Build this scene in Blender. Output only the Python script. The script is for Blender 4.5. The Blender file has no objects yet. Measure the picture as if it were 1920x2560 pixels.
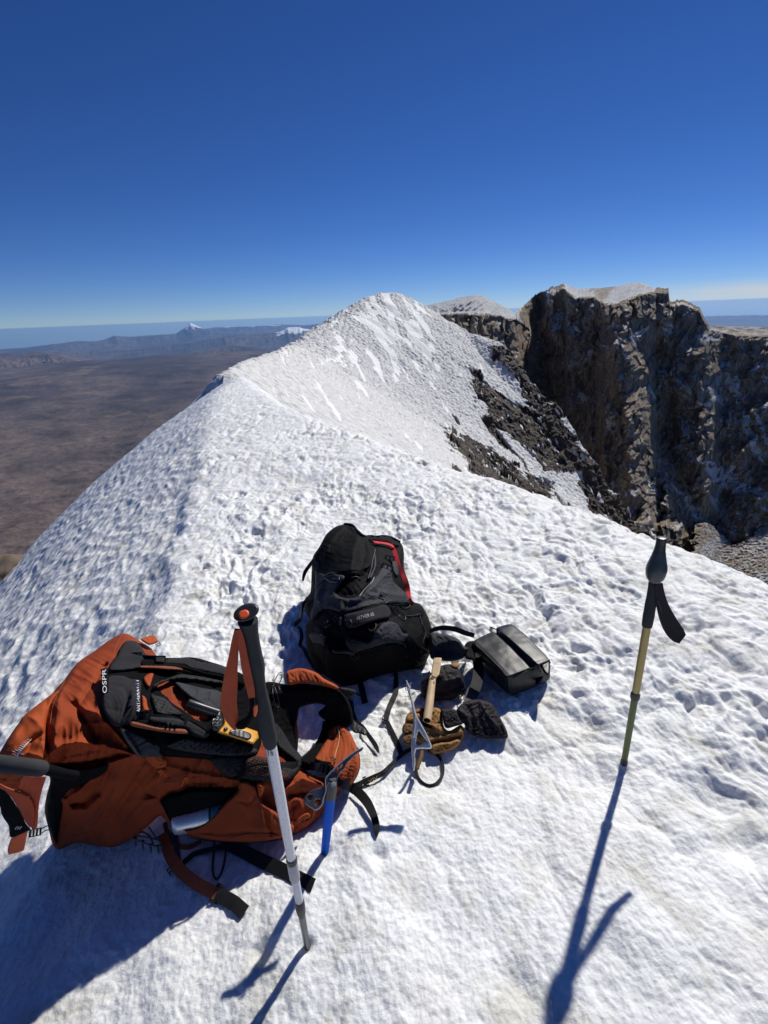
import bpy, bmesh, math, random
import numpy as np
from mathutils import Vector, Matrix
from mathutils.bvhtree import BVHTree
from mathutils.geometry import delaunay_2d_cdt

random.seed(4)
scene = bpy.context.scene
col = scene.collection
rad = math.radians

# ------------------------------------------------------------------ camera
F = 1250.0; CX = 960.0; CY = 1280.0; HC = 1.5
PITCH, ROLL = rad(21.6), rad(2.3)
def rot_x(a): c, s = math.cos(a), math.sin(a); return np.array([[1,0,0],[0,c,-s],[0,s,c]])
def rot_z(a): c, s = math.cos(a), math.sin(a); return np.array([[c,-s,0],[s,c,0],[0,0,1]])
CM = rot_x(math.pi/2 - PITCH) @ rot_z(-ROLL)
EYE = np.array([0, 0, HC])
cam = bpy.data.cameras.new('camera')
cam.sensor_fit = 'VERTICAL'; cam.sensor_height = 36; cam.lens = 36*F/2560
cam.clip_start = 0.03; cam.clip_end = 300000
camera = bpy.data.objects.new('camera', cam); col.objects.link(camera)
camera.matrix_world = Matrix.Translation(Vector(EYE)) @ Matrix(CM.tolist()).to_4x4()
scene.camera = camera

def ray(px, py):
    px = np.asarray(px, float); py = np.asarray(py, float)
    d = np.stack([(px-CX)/F, -(py-CY)/F, -np.ones_like(px)], -1)
    return d @ CM.T
def proj(p):
    q = (np.asarray(p, float)-EYE) @ CM
    return CX+F*q[..., 0]/-q[..., 2], CY-F*q[..., 1]/-q[..., 2], -q[..., 2]
def azel(px, py):
    d = ray(px, py)
    return np.arctan2(d[..., 0], d[..., 1]), np.arctan2(d[..., 2], np.hypot(d[..., 0], d[..., 1]))

# ------------------------------------------------------------------ noise
_rng = np.random.default_rng(11)
_perm = _rng.permutation(512).astype(np.int64)
_g2 = np.stack([np.cos(np.arange(512)*2.39996), np.sin(np.arange(512)*2.39996)], -1)
_g3 = _rng.normal(size=(512, 3)); _g3 /= np.linalg.norm(_g3, axis=1)[:, None]
def _h2(i, j): return _perm[(_perm[i & 511] + j) & 511]
def noise2(x, y):
    i = np.floor(x).astype(np.int64); j = np.floor(y).astype(np.int64)
    fx, fy = x-i, y-j
    u = fx*fx*fx*(fx*(fx*6-15)+10); v = fy*fy*fy*(fy*(fy*6-15)+10)
    def g(a, b):
        k = _g2[_h2(i+a, j+b)]
        return k[..., 0]*(fx-a)+k[..., 1]*(fy-b)
    return 1.5*((g(0,0)*(1-u)+g(1,0)*u)*(1-v)+(g(0,1)*(1-u)+g(1,1)*u)*v)
def noise3(x, y, z):
    i = np.floor(x).astype(np.int64); j = np.floor(y).astype(np.int64); k = np.floor(z).astype(np.int64)
    fx, fy, fz = x-i, y-j, z-k
    s = lambda t: t*t*t*(t*(t*6-15)+10)
    u, v, w = s(fx), s(fy), s(fz)
    def g(a, b, c):
        q = _g3[_perm[(_h2(i+a, j+b)+k+c) & 511]]
        return q[..., 0]*(fx-a)+q[..., 1]*(fy-b)+q[..., 2]*(fz-c)
    r = 0
    for c, wc in ((0, 1-w), (1, w)):
        r = r + wc*((g(0,0,c)*(1-u)+g(1,0,c)*u)*(1-v)+(g(0,1,c)*(1-u)+g(1,1,c)*u)*v)
    return 1.4*r
def fbm2(x, y, n=4, gain=.5):
    r = 0; a = 1.0
    for o in range(n):
        r = r + a*noise2(x*2**o+17.3*o, y*2**o-9.1*o); a *= gain
    return r
def ridged2(x, y, n=4, gain=.5):
    r = 0; a = 1.0
    for o in range(n):
        r = r + a*(1-2*np.abs(noise2(x*2**o+31.3*o, y*2**o+4.1*o))); a *= gain
    return r
def worley2(x, y):
    i = np.floor(x).astype(np.int64); j = np.floor(y).astype(np.int64)
    b = np.full(x.shape, 9.0)
    for a in (-1, 0, 1):
        for c in (-1, 0, 1):
            h = _h2(i+a, j+c)
            px = i+a+.15+.7*(h/511.0); py = j+c+.15+.7*(_perm[(h+77) & 511]/511.0)
            b = np.minimum(b, (x-px)**2+(y-py)**2)
    return np.sqrt(b)
def cells2(x, y):
    """random value of the nearest cell: blocks with hard edges"""
    i = np.floor(x).astype(np.int64); j = np.floor(y).astype(np.int64)
    b = np.full(x.shape, 9.0); r = np.zeros(x.shape)
    for a in (-1, 0, 1):
        for c in (-1, 0, 1):
            h = _h2(i+a, j+c); h2 = _perm[(h+77) & 511]
            d = (x-i-a-.1-.8*(h/511.0))**2+(y-j-c-.1-.8*(h2/511.0))**2
            m = d < b; b = np.where(m, d, b); r = np.where(m, _perm[(h+191) & 511]/511.0-.5, r)
    return r
def smooth(a, b, x):
    t = np.clip((x-a)/(b-a), 0, 1); return t*t*(3-2*t)
def in_poly(px, py, poly):
    r = np.zeros(px.shape, bool); n = len(poly)
    for k in range(n):
        x0, y0 = poly[k]; x1, y1 = poly[(k+1) % n]
        if y0 == y1: continue
        c = ((y0 > py) != (y1 > py)) & (px < (x1-x0)*(py-y0)/(y1-y0)+x0)
        r ^= c
    return r
def seg_dist(px, py, poly, closed=True):
    d = np.full(px.shape, 1e9); n = len(poly)
    for k in range(n if closed else n-1):
        x0, y0 = poly[k]; x1, y1 = poly[(k+1) % n]
        dx, dy = x1-x0, y1-y0; L = dx*dx+dy*dy+1e-12
        t = np.clip(((px-x0)*dx+(py-y0)*dy)/L, 0, 1)
        d = np.minimum(d, np.hypot(px-x0-t*dx, py-y0-t*dy))
    return d

# ------------------------------------------------------------------ mesh helpers
def link(name, me, mat=None, parent=None, smooth_shade=True):
    o = bpy.data.objects.new(name, me); col.objects.link(o)
    if mat is not None: me.materials.append(mat)
    if smooth_shade:
        me.polygons.foreach_set('use_smooth', np.ones(len(me.polygons), bool))
    if parent is not None: o.parent = parent
    return o
def grid_mesh(name, P, mat, wrap=False, attrs=None, flip=False, smooth_shade=True):
    nr, nc = P.shape[:2]
    me = bpy.data.meshes.new(name)
    idx = np.arange(nr*nc).reshape(nr, nc)
    if wrap: idx = np.concatenate([idx, idx[:, :1]], 1)
    q = np.stack([idx[:-1, :-1], idx[:-1, 1:], idx[1:, 1:], idx[1:, :-1]], -1).reshape(-1, 4)
    if flip: q = q[:, ::-1]
    me.vertices.add(nr*nc); me.vertices.foreach_set('co', P.reshape(-1).astype(np.float32))
    me.loops.add(q.size); me.loops.foreach_set('vertex_index', q.reshape(-1).astype(np.int32))
    me.polygons.add(len(q)); me.polygons.foreach_set('loop_start', np.arange(0, q.size, 4, dtype=np.int32))
    me.update(calc_edges=True)
    for k, a in (attrs or {}).items():
        at = me.attributes.new(k, 'FLOAT', 'POINT'); at.data.foreach_set('value', a.reshape(-1).astype(np.float32))
    return link(name, me, mat, None, smooth_shade)

# ------------------------------------------------------------------ materials
def new_mat(name):
    m = bpy.data.materials.new(name); m.use_nodes = True
    nt = m.node_tree; b = nt.nodes['Principled BSDF']
    return m, nt, b
def nd(nt, t, **kw):
    n = nt.nodes.new(t)
    for k, v in kw.items():
        if k in n.inputs.keys() if hasattr(n.inputs, 'keys') else False: n.inputs[k].default_value = v
        else: setattr(n, k, v)
    return n
def noise_node(nt, scale, detail=4, rough=.55, coord=None, dist=0):
    n = nt.nodes.new('ShaderNodeTexNoise')
    n.inputs['Scale'].default_value = scale; n.inputs['Detail'].default_value = detail
    n.inputs['Roughness'].default_value = rough; n.inputs['Distortion'].default_value = dist
    if coord is not None: nt.links.new(coord, n.inputs['Vector'])
    return n
def ramp(nt, fac, stops):
    r = nt.nodes.new('ShaderNodeValToRGB'); e = r.color_ramp.elements
    while len(e) < len(stops): e.new(.5)
    for k, (p, c) in enumerate(stops):
        e[k].position = p; e[k].color = (*c, 1) if len(c) == 3 else c
    nt.links.new(fac, r.inputs['Fac']); return r.outputs['Color']
def mix(nt, fac, a, b, mode='MIX'):
    n = nt.nodes.new('ShaderNodeMix'); n.data_type = 'RGBA'; n.blend_type = mode
    for s, v in ((n.inputs[0], fac), (n.inputs[6], a), (n.inputs[7], b)):
        if isinstance(v, (int, float)): s.default_value = v
        elif isinstance(v, tuple): s.default_value = (*v, 1)
        else: nt.links.new(v, s)
    return n.outputs[2]
def bump(nt, h, strength, dist, b, prev=None):
    n = nt.nodes.new('ShaderNodeBump'); n.inputs['Strength'].default_value = strength
    n.inputs['Distance'].default_value = dist; nt.links.new(h, n.inputs['Height'])
    if prev is not None: nt.links.new(prev, n.inputs['Normal'])
    nt.links.new(n.outputs['Normal'], b.inputs['Normal']); return n.outputs['Normal']
def attr(nt, name):
    n = nt.nodes.new('ShaderNodeAttribute'); n.attribute_name = name; return n.outputs['Fac']
def obj_co(nt):
    return nt.nodes.new('ShaderNodeTexCoord').outputs['Object']
def scaled(nt, co, s):
    n = nt.nodes.new('ShaderNodeMapping'); n.inputs['Scale'].default_value = s
    nt.links.new(co, n.inputs['Vector']); return n.outputs['Vector']

# ------------------------------------------------------------------ near snow ridge
RIGHT_Y = np.array([-4,0,1.5,2.3,3.12,4.2,4.95,6,7,8,10,12,14.7,20,26])
RIGHT_X = np.array([2.9,2.4,2.12,1.98,1.83,1.26,.89,.23,-.27,-.88,-1.78,-2.48,-3.28,-5.0,-6.6])
LEFT_Y = np.array([-4,0,1.4,2.4,4.45,7.9,11.5,15,20,26])
LEFT_X = np.array([-1.2,-1.2,-1.35,-1.66,-2.25,-3.2,-4.25,-4.7,-5.3,-6.8])
def _sm(y, Y, X):
    return sum(np.interp(y+o*(.5+.12*np.abs(y)), Y, X) for o in (-.6, -.3, 0, .3, .6))/5
def _sp(u, w): return (u+np.sqrt(u*u+w*w))/2
def crest_dist(x, y):
    uR = (x-_sm(y, RIGHT_Y, RIGHT_X)-.37+.064*y)*.85
    uL = (_sm(y, LEFT_Y, LEFT_X)-x+.303+.02*y)*.95
    return uR, uL
def ridge_smooth(x, y):
    uR, uL = crest_dist(x, y)
    a = _sp(uR, .15); b = _sp(uL, .169)
    return -.7*a-.352*a*a-.504*b-.046*b*b
HOLLOWS = []    # (x, y, radius, depth)
PRINTS = []     # (x, y, heading, half length, half width, depth)
def ridge_height(x, y):
    uR, uL = crest_dist(x, y)
    z = ridge_smooth(x, y)
    r = np.hypot(x, y)
    dx, dy = .03*fbm2(x*5+3, y*5, 2), .03*fbm2(x*5-8, y*5+7, 2)
    X, Y = x+dx, y+dy
    rough = .55+.45*smooth(-.2, .5, fbm2(x*.9+4, y*.9, 2))        # patchy roughness
    rough = rough*(.24+.86*smooth(.75, 2.3, y+.55*np.maximum(x-.3, 0)*1.6))
    left = smooth(-.25, .25, uL)
    z = z + .035*fbm2(x*.75, y*.75+3, 2) + .030*fbm2(x*2.6+5, y*2.1, 2)*smooth(3.5, 1.2, y)
    X = X+.05*fbm2(x*2.3+20, y*2.3, 2); Y = Y+.05*fbm2(x*2.3, y*2.3+31, 2)
    k = smooth(-.35, .35, fbm2(x*.8+11, y*.8+2, 2)+.35*(x+.5+.15*y))      # cupped on the left, blocky on the right
    w1 = worley2(X*5.2, Y*3.3); w2 = worley2(X*11+3, Y*7.2)
    w3 = worley2(X*20+3, Y*14)
    cup = .056*np.minimum(w1, .8)+.022*np.minimum(w2, .75)-.036
    blk = -.066*w1**2-.046*w2**2+.028
    lump = cup*(1-k)+blk*k-.014*w3**2-.020*np.abs(noise2(X*8, Y*5.0+2))+.009*fbm2(X*24, Y*17+5, 2, .55)
    z = z + lump*rough*(1-.62*left)*smooth(40, 12, r)
    z = z + .0020*fbm2(x*48, y*44, 2, .6)*(1-smooth(2.5, 5, r))
    # down-slope runnels and ledge on the shaded left flank
    z = z + left*smooth(.4, 2.0, y)*(.020*(np.abs(noise2(x*5.6+y*2.6, y*2.6-x*1.4))*-1.6+.4)+.008*fbm2(x*16, y*12, 2))
    wob = .10*fbm2(x*1.3+2, y*1.3, 3)
    z = z - .060*smooth(-.10, .12, uL-.05+wob)*smooth(.9, 2.6, y)*smooth(9, 4.5, y)
    for hx, hy, hr, hd in HOLLOWS:
        q = np.hypot(x-hx, y-hy)/hr
        z = z - hd*np.exp(-q**2*1.5)
    for hx, hy, an, l, wd, hd in PRINTS:             # old boot prints, softened by melting
        m = np.hypot(x-hx, y-hy) < .35
        if not m.any(): continue
        c, s = math.cos(an), math.sin(an); u = (x[m]-hx)*c+(y[m]-hy)*s; v = (y[m]-hy)*c-(x[m]-hx)*s
        q = np.sqrt((u/l)**2+(v/(wd*(1+.18*np.cos(u/l*4))))**2)+.13*noise2(x[m]*14, y[m]*14)
        z[m] = z[m] - hd*(1-smooth(.62, 1.02, q))*(1+.25*noise2(x[m]*40, y[m]*40)) + hd*.30*np.exp(-((q-1.22)/.2)**2)
    return z
# ------------------------------------------------------------------ light
SUN_AZ, SUN_EL = rad(34), rad(41)
sdir = Vector((math.sin(SUN_AZ)*math.cos(SUN_EL), math.cos(SUN_AZ)*math.cos(SUN_EL), math.sin(SUN_EL)))
sl = bpy.data.lights.new('sun', 'SUN'); sl.energy = 4.4; sl.angle = rad(1.0); sl.color = (1, .962, .885)
sun = bpy.data.objects.new('sun', sl); col.objects.link(sun)
sun.rotation_euler = sdir.to_track_quat('Z', 'Y').to_euler(); sun.location = (20, 30, 40)
world = bpy.data.worlds.new('World'); scene.world = world; world.use_nodes = True
wt = world.node_tree
sky = wt.nodes.new('ShaderNodeTexSky'); sky.sky_type = 'NISHITA'; sky.sun_disc = False
sky.sun_elevation = SUN_EL; sky.sun_rotation = SUN_AZ
sky.altitude = 5600; sky.air_density = 1.15; sky.dust_density = .15; sky.ozone_density = 4.0
bg = wt.nodes['Background']; bg.inputs['Strength'].default_value = .065
hsv = wt.nodes.new('ShaderNodeHueSaturation'); hsv.inputs['Saturation'].default_value = 1.14; hsv.inputs['Hue'].default_value = .508
tint = wt.nodes.new('ShaderNodeMix'); tint.data_type = 'RGBA'; tint.blend_type = 'MULTIPLY'; tint.inputs[0].default_value = 1
wt.links.new(sky.outputs['Color'], tint.inputs[6]); tint.inputs[7].default_value = (.84, .93, 1.10, 1)
wt.links.new(tint.outputs[2], hsv.inputs['Color']); # thin bank of pale cloud low on the horizon to the right
tc = wt.nodes.new('ShaderNodeTexCoord'); sx_ = wt.nodes.new('ShaderNodeSeparateXYZ'); wt.links.new(tc.outputs['Generated'], sx_.inputs[0])
def mrange(sock, a, b_, c_, d_):
    n = wt.nodes.new('ShaderNodeMapRange'); n.interpolation_type = 'SMOOTHSTEP'
    for k, v in zip(('From Min', 'From Max', 'To Min', 'To Max'), (a, b_, c_, d_)): n.inputs[k].default_value = v
    wt.links.new(sock, n.inputs['Value']); return n.outputs[0]
def mul(p, q):
    n = wt.nodes.new('ShaderNodeMath'); n.operation = 'MULTIPLY'; wt.links.new(p, n.inputs[0])
    if isinstance(q, float): n.inputs[1].default_value = q
    else: wt.links.new(q, n.inputs[1])
    return n.outputs[0]
cn_ = noise_node(wt, 5, 4, .6, scaled(wt, tc.outputs['Generated'], (1, 1, 22)))
band = mul(mul(mul(mrange(sx_.outputs[2], -.035, -.005, 0, 1), mrange(sx_.outputs[2], .012, .034, 1, 0)), mrange(sx_.outputs[0], .40, .58, 0, 1)), mul(mrange(cn_.outputs['Fac'], .3, .6, .45, 1), .7))
cb = mix(wt, band, hsv.outputs['Color'], (9.6, 9.4, 9.2))
wt.links.new(cb, bg.inputs['Color'])
scene.view_settings.view_transform = 'Standard'; scene.view_settings.look = 'None'
scene.view_settings.exposure = 0; scene.view_settings.gamma = 1
scene.cycles.use_denoising = True
scene.cycles.max_bounces = 6; scene.cycles.diffuse_bounces = 3; scene.cycles.volume_bounces = 0
scene.cycles.transparent_max_bounces = 8

# ------------------------------------------------------------------ snow materials
def snow_material(name, k):
    m, nt, b = new_mat(name); co = obj_co(nt)
    n1 = noise_node(nt, 2.2*k, 4, .6, co)
    base = ramp(nt, n1.outputs['Fac'], [(.36, (.80, .815, .82)), (.52, (.87, .88, .885)), (.66, (.80, .80, .785))])
    n2 = noise_node(nt, 5*k, 5, .65, co, .6)
    stain = ramp(nt, n2.outputs['Fac'], [(.50, (0, 0, 0)), (.66, (1, 1, 1))])
    base = mix(nt, stain, base, (.66, .655, .61))
    nt.links.new(base, b.inputs['Base Color'])
    b.inputs['Roughness'].default_value = .42; b.inputs['Specular IOR Level'].default_value = .35
    b.inputs['IOR'].default_value = 1.31
    f = noise_node(nt, 120*k, 4, .75, co)
    g = noise_node(nt, 34*k, 3, .6, co)
    p = bump(nt, g.outputs['Fac'], .25, .010/k, b)
    bump(nt, f.outputs['Fac'], .55, .006/k, b, p)
    return m, nt, b
SNOW, snt, sb = snow_material('snow', 1.0)
# ice-grain sparkle: per-grain roughness
co_ = obj_co(snt)
vor = snt.nodes.new('ShaderNodeTexVoronoi'); vor.inputs['Scale'].default_value = 260
snt.links.new(co_, vor.inputs['Vector'])
sr = ramp(snt, vor.outputs['Color'], [(.15, (.12,.12,.12)), (.35, (.5,.5,.5))])
snt.links.new(sr, sb.inputs['Roughness'])
sb.inputs['Subsurface Weight'].default_value = .4; sb.inputs['Subsurface Radius'].default_value = (1, .95, .85); sb.inputs['Subsurface Scale'].default_value = .012

# ------------------------------------------------------------------ near snow ridge mesh
def hollow_px(px, py, r, d):
    q = ray(px, py); t = -HC/q[2]; HOLLOWS.append((EYE[0]+q[0]*t, EYE[1]+q[1]*t, r, d))
hollow_px(1800, 1985, .085, .06); hollow_px(1850, 2100, .10, .045); hollow_px(1300, 2470, .05, .018); hollow_px(769, 2378, .022, .016); hollow_px(1560, 1914, .022, .018); hollow_px(812, 2142, .022, .016); hollow_px(1033, 1936, .02, .012)
hollow_px(1010, 1970, .05, .012); hollow_px(950, 2150, .03, .018); hollow_px(655, 2390, .03, .02)
hollow_px(560, 1110, .25, .05); hollow_px(760, 1200, .2, .045)
prs = np.random.default_rng(5)
def print_px(px, py, an, hd=.026, k=1.0):
    q = ray(px, py); t = -HC/q[2]; PRINTS.append((EYE[0]+q[0]*t, EYE[1]+q[1]*t, an, .135*k, .052*k, hd))
for px, py, an in ((1760,1770,1.1),(1480,1640,2.2),(1000,1330,1.9),(560,1480,1.7),(640,1330,1.9),(900,1220,2.0),(760,1120,1.95),
                   (600,1230,1.9),(480,1400,1.6),(820,1010,2.0),(680,1040,2.0),(590,1010,1.9),(1720,1560,.8),(1560,1480,2.3),(700,1210,2.1),(1060,1230,2.2)):
    print_px(px, py, an+.2*prs.normal(), .010+.010*prs.random())
AZD = rad(60)
az = np.concatenate([np.linspace(-math.pi, -AZD, 90)[:-1], np.linspace(-AZD, AZD, 1150), np.linspace(AZD, math.pi, 90)[1:-1]])
dep = np.linspace(rad(72), rad(4.6), 1050)
rr = np.concatenate([np.linspace(.01, HC/math.tan(rad(72)), 40)[:-1], HC/np.tan(dep), np.geomspace(HC/math.tan(rad(4.6)), 34, 60)[1:]])
A, Rr = np.meshgrid(az, rr)
X, Y = Rr*np.sin(A), Rr*np.cos(A)
Z = ridge_height(X, Y)
NEAR_P = np.stack([X, Y, Z], -1)
o = grid_mesh('snow_ridge', NEAR_P, SNOW, wrap=True); o['kind'] = 'structure'
o['label'] = 'near snow ridge crest with melted lumpy surface'

# ------------------------------------------------------------------ rock material
def rock_material(name, with_snow=True, sc=1.0, warm=0.0):
    m, nt, b = new_mat(name); co = obj_co(nt)
    vco = scaled(nt, co, (1, 1, .45))
    n1 = noise_node(nt, .09*sc, 6, .62, vco, .4)
    c = ramp(nt, n1.outputs['Fac'], [(.30, (.28, .235, .20)), (.45, (.40, .335, .275)), (.55, (.46, .39, .315)), (.68, (.33, .28, .235))])
    n2 = noise_node(nt, .035*sc, 4, .6, co, .8)
    oc = ramp(nt, n2.outputs['Fac'], [(.54, (0, 0, 0)), (.70, (1, 1, 1))])
    c = mix(nt, oc, c, (.42, .32, .19))
    n3 = noise_node(nt, .85*sc, 7, .72, scaled(nt, co, (1, 1, .28)), .5)
    c = mix(nt, .75, c, ramp(nt, n3.outputs['Fac'], [(.30, (.06, .06, .065)), (.44, (.5, .49, .48)), (.54, (1.0, .97, .93)), (.68, (1.75, 1.68, 1.55))]), 'MULTIPLY')
    c = mix(nt, attr(nt, 'grey'), c, (.36, .345, .32))
    c = mix(nt, attr(nt, 'red'), c, (.115, .068, .05))
    if with_snow:
        sn = noise_node(nt, .5*sc, 5, .6, co)
        sc_ = ramp(nt, sn.outputs['Fac'], [(.35, (.66, .67, .69)), (.65, (.84, .85, .87))])
        c = mix(nt, attr(nt, 'snow'), c, sc_)
    nt.links.new(c, b.inputs['Base Color']); b.inputs['Roughness'].default_value = .9
    b.inputs['Specular IOR Level'].default_value = .15
    bump(nt, n3.outputs['Fac'], 1.0, 1.6/sc, b)
    return m
ROCK = rock_material('volcanic_rock')

# ------------------------------------------------------------------ snow peak
c7 = lambda L: [(1000+x/1.803, 680+y/1.803) for x, y in L]
c9 = lambda L: [(740+x/2.765, 700+y/2.765) for x, y in L]
crest_px = [(560,933,19),(615,903,26),(693,882,50),(753,852,75),(802,815,92),(838,793,100),(874,773,108),(905,753,115),(928,741,120),(950,735,125),(958,733,127),(971,732,130),(985,736,131),(1018,758,133),
            (1076,787,132),(1138,819,130),(1225,850,124),(1304,946,115),(1366,1000,108),(1444,1140,98),(1588,1296,85),(1700,1420,76)]
CR = []
for x, y, D in crest_px:
    a, e = azel(x, y); CR.append((D*math.sin(a), D*math.cos(a), HC+D*math.tan(e)))
CR = np.array(CR)
def peak_height(x, y, k=.66, w=8.0):
    z = np.full(x.shape, -1e9)
    for p, q in zip(CR[:-1], CR[1:]):
        d = q-p; L = d[0]**2+d[1]**2
        t = np.clip(((x-p[0])*d[0]+(y-p[1])*d[1])/L, 0, 1)
        dist = np.hypot(x-p[0]-t*d[0], y-p[1]-t*d[1]); ww = np.minimum(w, .03*y)*(.7+.3*smooth(50, 115, y))
        kk = k
        if q[0] <= 3.4:                                # outer flank, left of the crest, is steeper
            kk = np.where((x-p[0])*d[1]-(y-p[1])*d[0] < 0, 1.15, k)
        z = np.maximum(z, p[2]+t*d[2]-kk*(np.sqrt(dist**2+ww**2)-ww))
    i = np.argsort(np.hypot(CR[-10:, 0], CR[-10:, 1]))   # crater side of the right spur falls away as a cliff
    sd = np.hypot(CR[-10:, 0], CR[-10:, 1])[i]; sa = np.arctan2(CR[-10:, 0], CR[-10:, 1])[i]
    d = np.hypot(x, y); over = d*(np.arctan2(x, y)-np.interp(d, sd, sa))
    return z-2.6*np.maximum(over-.8, 0)*(d > sd[0]-25)
az = np.linspace(rad(-30), rad(42), 1150)
dd = np.concatenate([np.geomspace(17, 62, 260)[:-1], np.linspace(62, 136, 900), np.linspace(136, 200, 40)[1:]])
A, D = np.meshgrid(az, dd)
X, Y = D*np.sin(A), D*np.cos(A); Z = peak_height(X, Y)
u, v, w_ = proj(np.stack([X, Y, Z], -1))
wu = u+14*fbm2(X*.35, Y*.35, 4); wv = v+12*fbm2(X*.35+40, Y*.35, 4)
rock = np.zeros(X.shape)
for poly in (c7([(320,420),(350,440),(420,530),(520,590),(600,620),(660,650),(740,760),(820,850),(830,900),(740,915),(640,890),(560,800),(480,720),(420,680),(380,600),(340,560),(310,510),(340,500),(330,460)]),
             c7([(190,700),(260,760),(330,770),(400,790),(480,840),(545,900),(690,940),(690,1030),(560,1000),(420,950),(310,900),(300,840),(230,790)]),
             c7([(400,335),(470,340),(560,430),(690,550),(750,680),(830,820),(900,860),(1040,980),(1100,1100),(1150,1240),(950,1130),(860,1080),(820,1000),(810,930),(830,850),(740,760),(660,650),(600,610),(545,540),(525,490),(430,400)])):
    rock = np.maximum(rock, in_poly(wu, wv, poly))
fl = fbm2(X*.9, Y*.5, 3)
rock = np.where((rock > 0) & (fl > .62), 0, rock)
rock = np.where((rock == 0) & (v > 1000) & (u > 1130) & (fbm2((u-.8*v)*.02, (v+.8*u)*.004, 4) > .62), 1, rock)
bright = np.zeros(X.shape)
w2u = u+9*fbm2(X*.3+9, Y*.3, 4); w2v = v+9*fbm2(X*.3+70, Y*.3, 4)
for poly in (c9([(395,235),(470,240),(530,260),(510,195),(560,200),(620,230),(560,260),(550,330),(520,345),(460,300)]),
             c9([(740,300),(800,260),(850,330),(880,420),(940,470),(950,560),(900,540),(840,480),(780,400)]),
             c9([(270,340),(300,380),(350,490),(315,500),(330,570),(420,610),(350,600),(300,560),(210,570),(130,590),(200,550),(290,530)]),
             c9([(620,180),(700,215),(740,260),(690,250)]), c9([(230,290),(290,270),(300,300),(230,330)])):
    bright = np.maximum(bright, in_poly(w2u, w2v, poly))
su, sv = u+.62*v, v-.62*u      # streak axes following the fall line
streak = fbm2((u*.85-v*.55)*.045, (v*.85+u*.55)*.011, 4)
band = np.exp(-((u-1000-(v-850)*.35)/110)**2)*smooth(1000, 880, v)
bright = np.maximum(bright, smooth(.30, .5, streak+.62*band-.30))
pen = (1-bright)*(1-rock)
sx, sy = X+.25*fbm2(X, Y, 2), Y+.25*fbm2(X+9, Y, 2)
pz = 1+1.1*smooth(70, 25, Y)
p1 = worley2(sx*1.15, sy*.85); p1 = np.where(Y < 60, worley2(sx*2.1, sy*1.6), p1); p2 = worley2(sx*2.6, sy*2.1)
Z = Z + pen*(.40*(.5-p1)+.17*(.45-p2))*np.clip(Y/65, .22, 1) + .25*fbm2(X*.25, Y*.2, 3)*smooth(20, 70, Y)
Z = Z + rock*(.9*fbm2(X*.10, Y*.10, 2)+1.1*cells2(X*.22, Y*.2)+.6*cells2(X*.6, Y*.55)+.35*cells2(X*1.4, Y*1.2)+.2*fbm2(X*1.3, Y*1.1, 3)-.3) 
snowv = 1-rock
m_peak, nt, b = new_mat('penitent_snow_and_rock'); co = obj_co(nt)
n1 = noise_node(nt, .9, 5, .65, co); n2 = noise_node(nt, 3.0, 4, .6, co)
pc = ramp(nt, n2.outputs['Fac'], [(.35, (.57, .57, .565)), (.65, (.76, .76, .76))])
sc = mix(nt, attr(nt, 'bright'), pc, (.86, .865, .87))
rc = ramp(nt, n1.outputs['Fac'], [(.3, (.022, .019, .018)), (.5, (.058, .044, .036)), (.7, (.105, .072, .052))])
c = mix(nt, attr(nt, 'snow'), rc, sc)
nt.links.new(c, b.inputs['Base Color']); b.inputs['Roughness'].default_value = .75; b.inputs['Specular IOR Level'].default_value = .2
bump(nt, n2.outputs['Fac'], .5, .35, b)
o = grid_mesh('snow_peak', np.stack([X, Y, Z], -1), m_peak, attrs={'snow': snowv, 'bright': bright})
o['kind'] = 'structure'; o['label'] = 'pointed snow peak with pitted grey slope'

# ------------------------------------------------------------------ crater cliff
SKY_X = [1000,1030,1044,1084,1123,1167,1203,1246,1283,1292,1333,1383,1410,1444,1499,1544,1577,1605,1630,1671,1674,1710,1749,1768,1777,1810,1832,1865,1920,2000,2150,2400]
SKY_Y = [800,785,770,760,751,740,737,758,781,781,741,716,710,722,720,716,707,707,719,722,752,752,769,806,814,816,817,818,819,822,830,850]
cx = np.concatenate([np.linspace(1005, 1935, 900), np.linspace(1935, 2400, 60)[1:]])
ys_ = np.interp(cx, SKY_X, SKY_Y); ys2 = np.convolve(np.pad(ys_, 22, mode='edge'), np.hanning(47)[1:-1]/np.hanning(47).sum(), 'valid'); ys_ = np.where(cx < 1282, ys2-1.2*np.abs(noise2(cx*.06, cx*0)), ys_)
yt = ys_+(4.5*cells2(cx*.07, cx*0+.5)+3.5*cells2(cx*.2, cx*0+.5)+2*noise2(cx*.3, cx*0+3))*((cx > 1290) & (cx < 1777))*np.interp(cx, [1408, 1416, 1450, 1495, 1515, 1635, 1650], [1, .05, .25, .25, .05, .05, 1])
s = np.linspace(0, 1, 620)[:, None]
PX = np.broadcast_to(cx, (620, len(cx))); PY = yt[None]+(1640-yt[None])*s**1.05
D0 = np.convolve(np.pad(np.interp(cx, [1000,1290,1330,1500,1650,1770,1800,1935,2400], [172,168,196,200,196,206,232,244,300]), 15, mode='edge'), np.ones(31)/31, 'valid')[None]
drop = D0*(PY-yt[None])/F
az_, el_ = azel(PX, PY)
dome = in_poly(PX+4*noise2(PX*.05, PY*.05), PY+(9*fbm2(PX*.07, PY*.01+4, 4)+5*noise2(PX*.25, PY*0))*smooth(745, 765, PY), c9([(700,60),(1280,60),(1520,200),(1570,295),(1500,275),(1450,262),(1400,238),(1330,238),(1280,228),(1200,235),(1150,222),(1080,224),(980,243),(900,240),(700,300)])).astype(float)
U = az_*200; V = -(PY-700)*200/F
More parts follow.
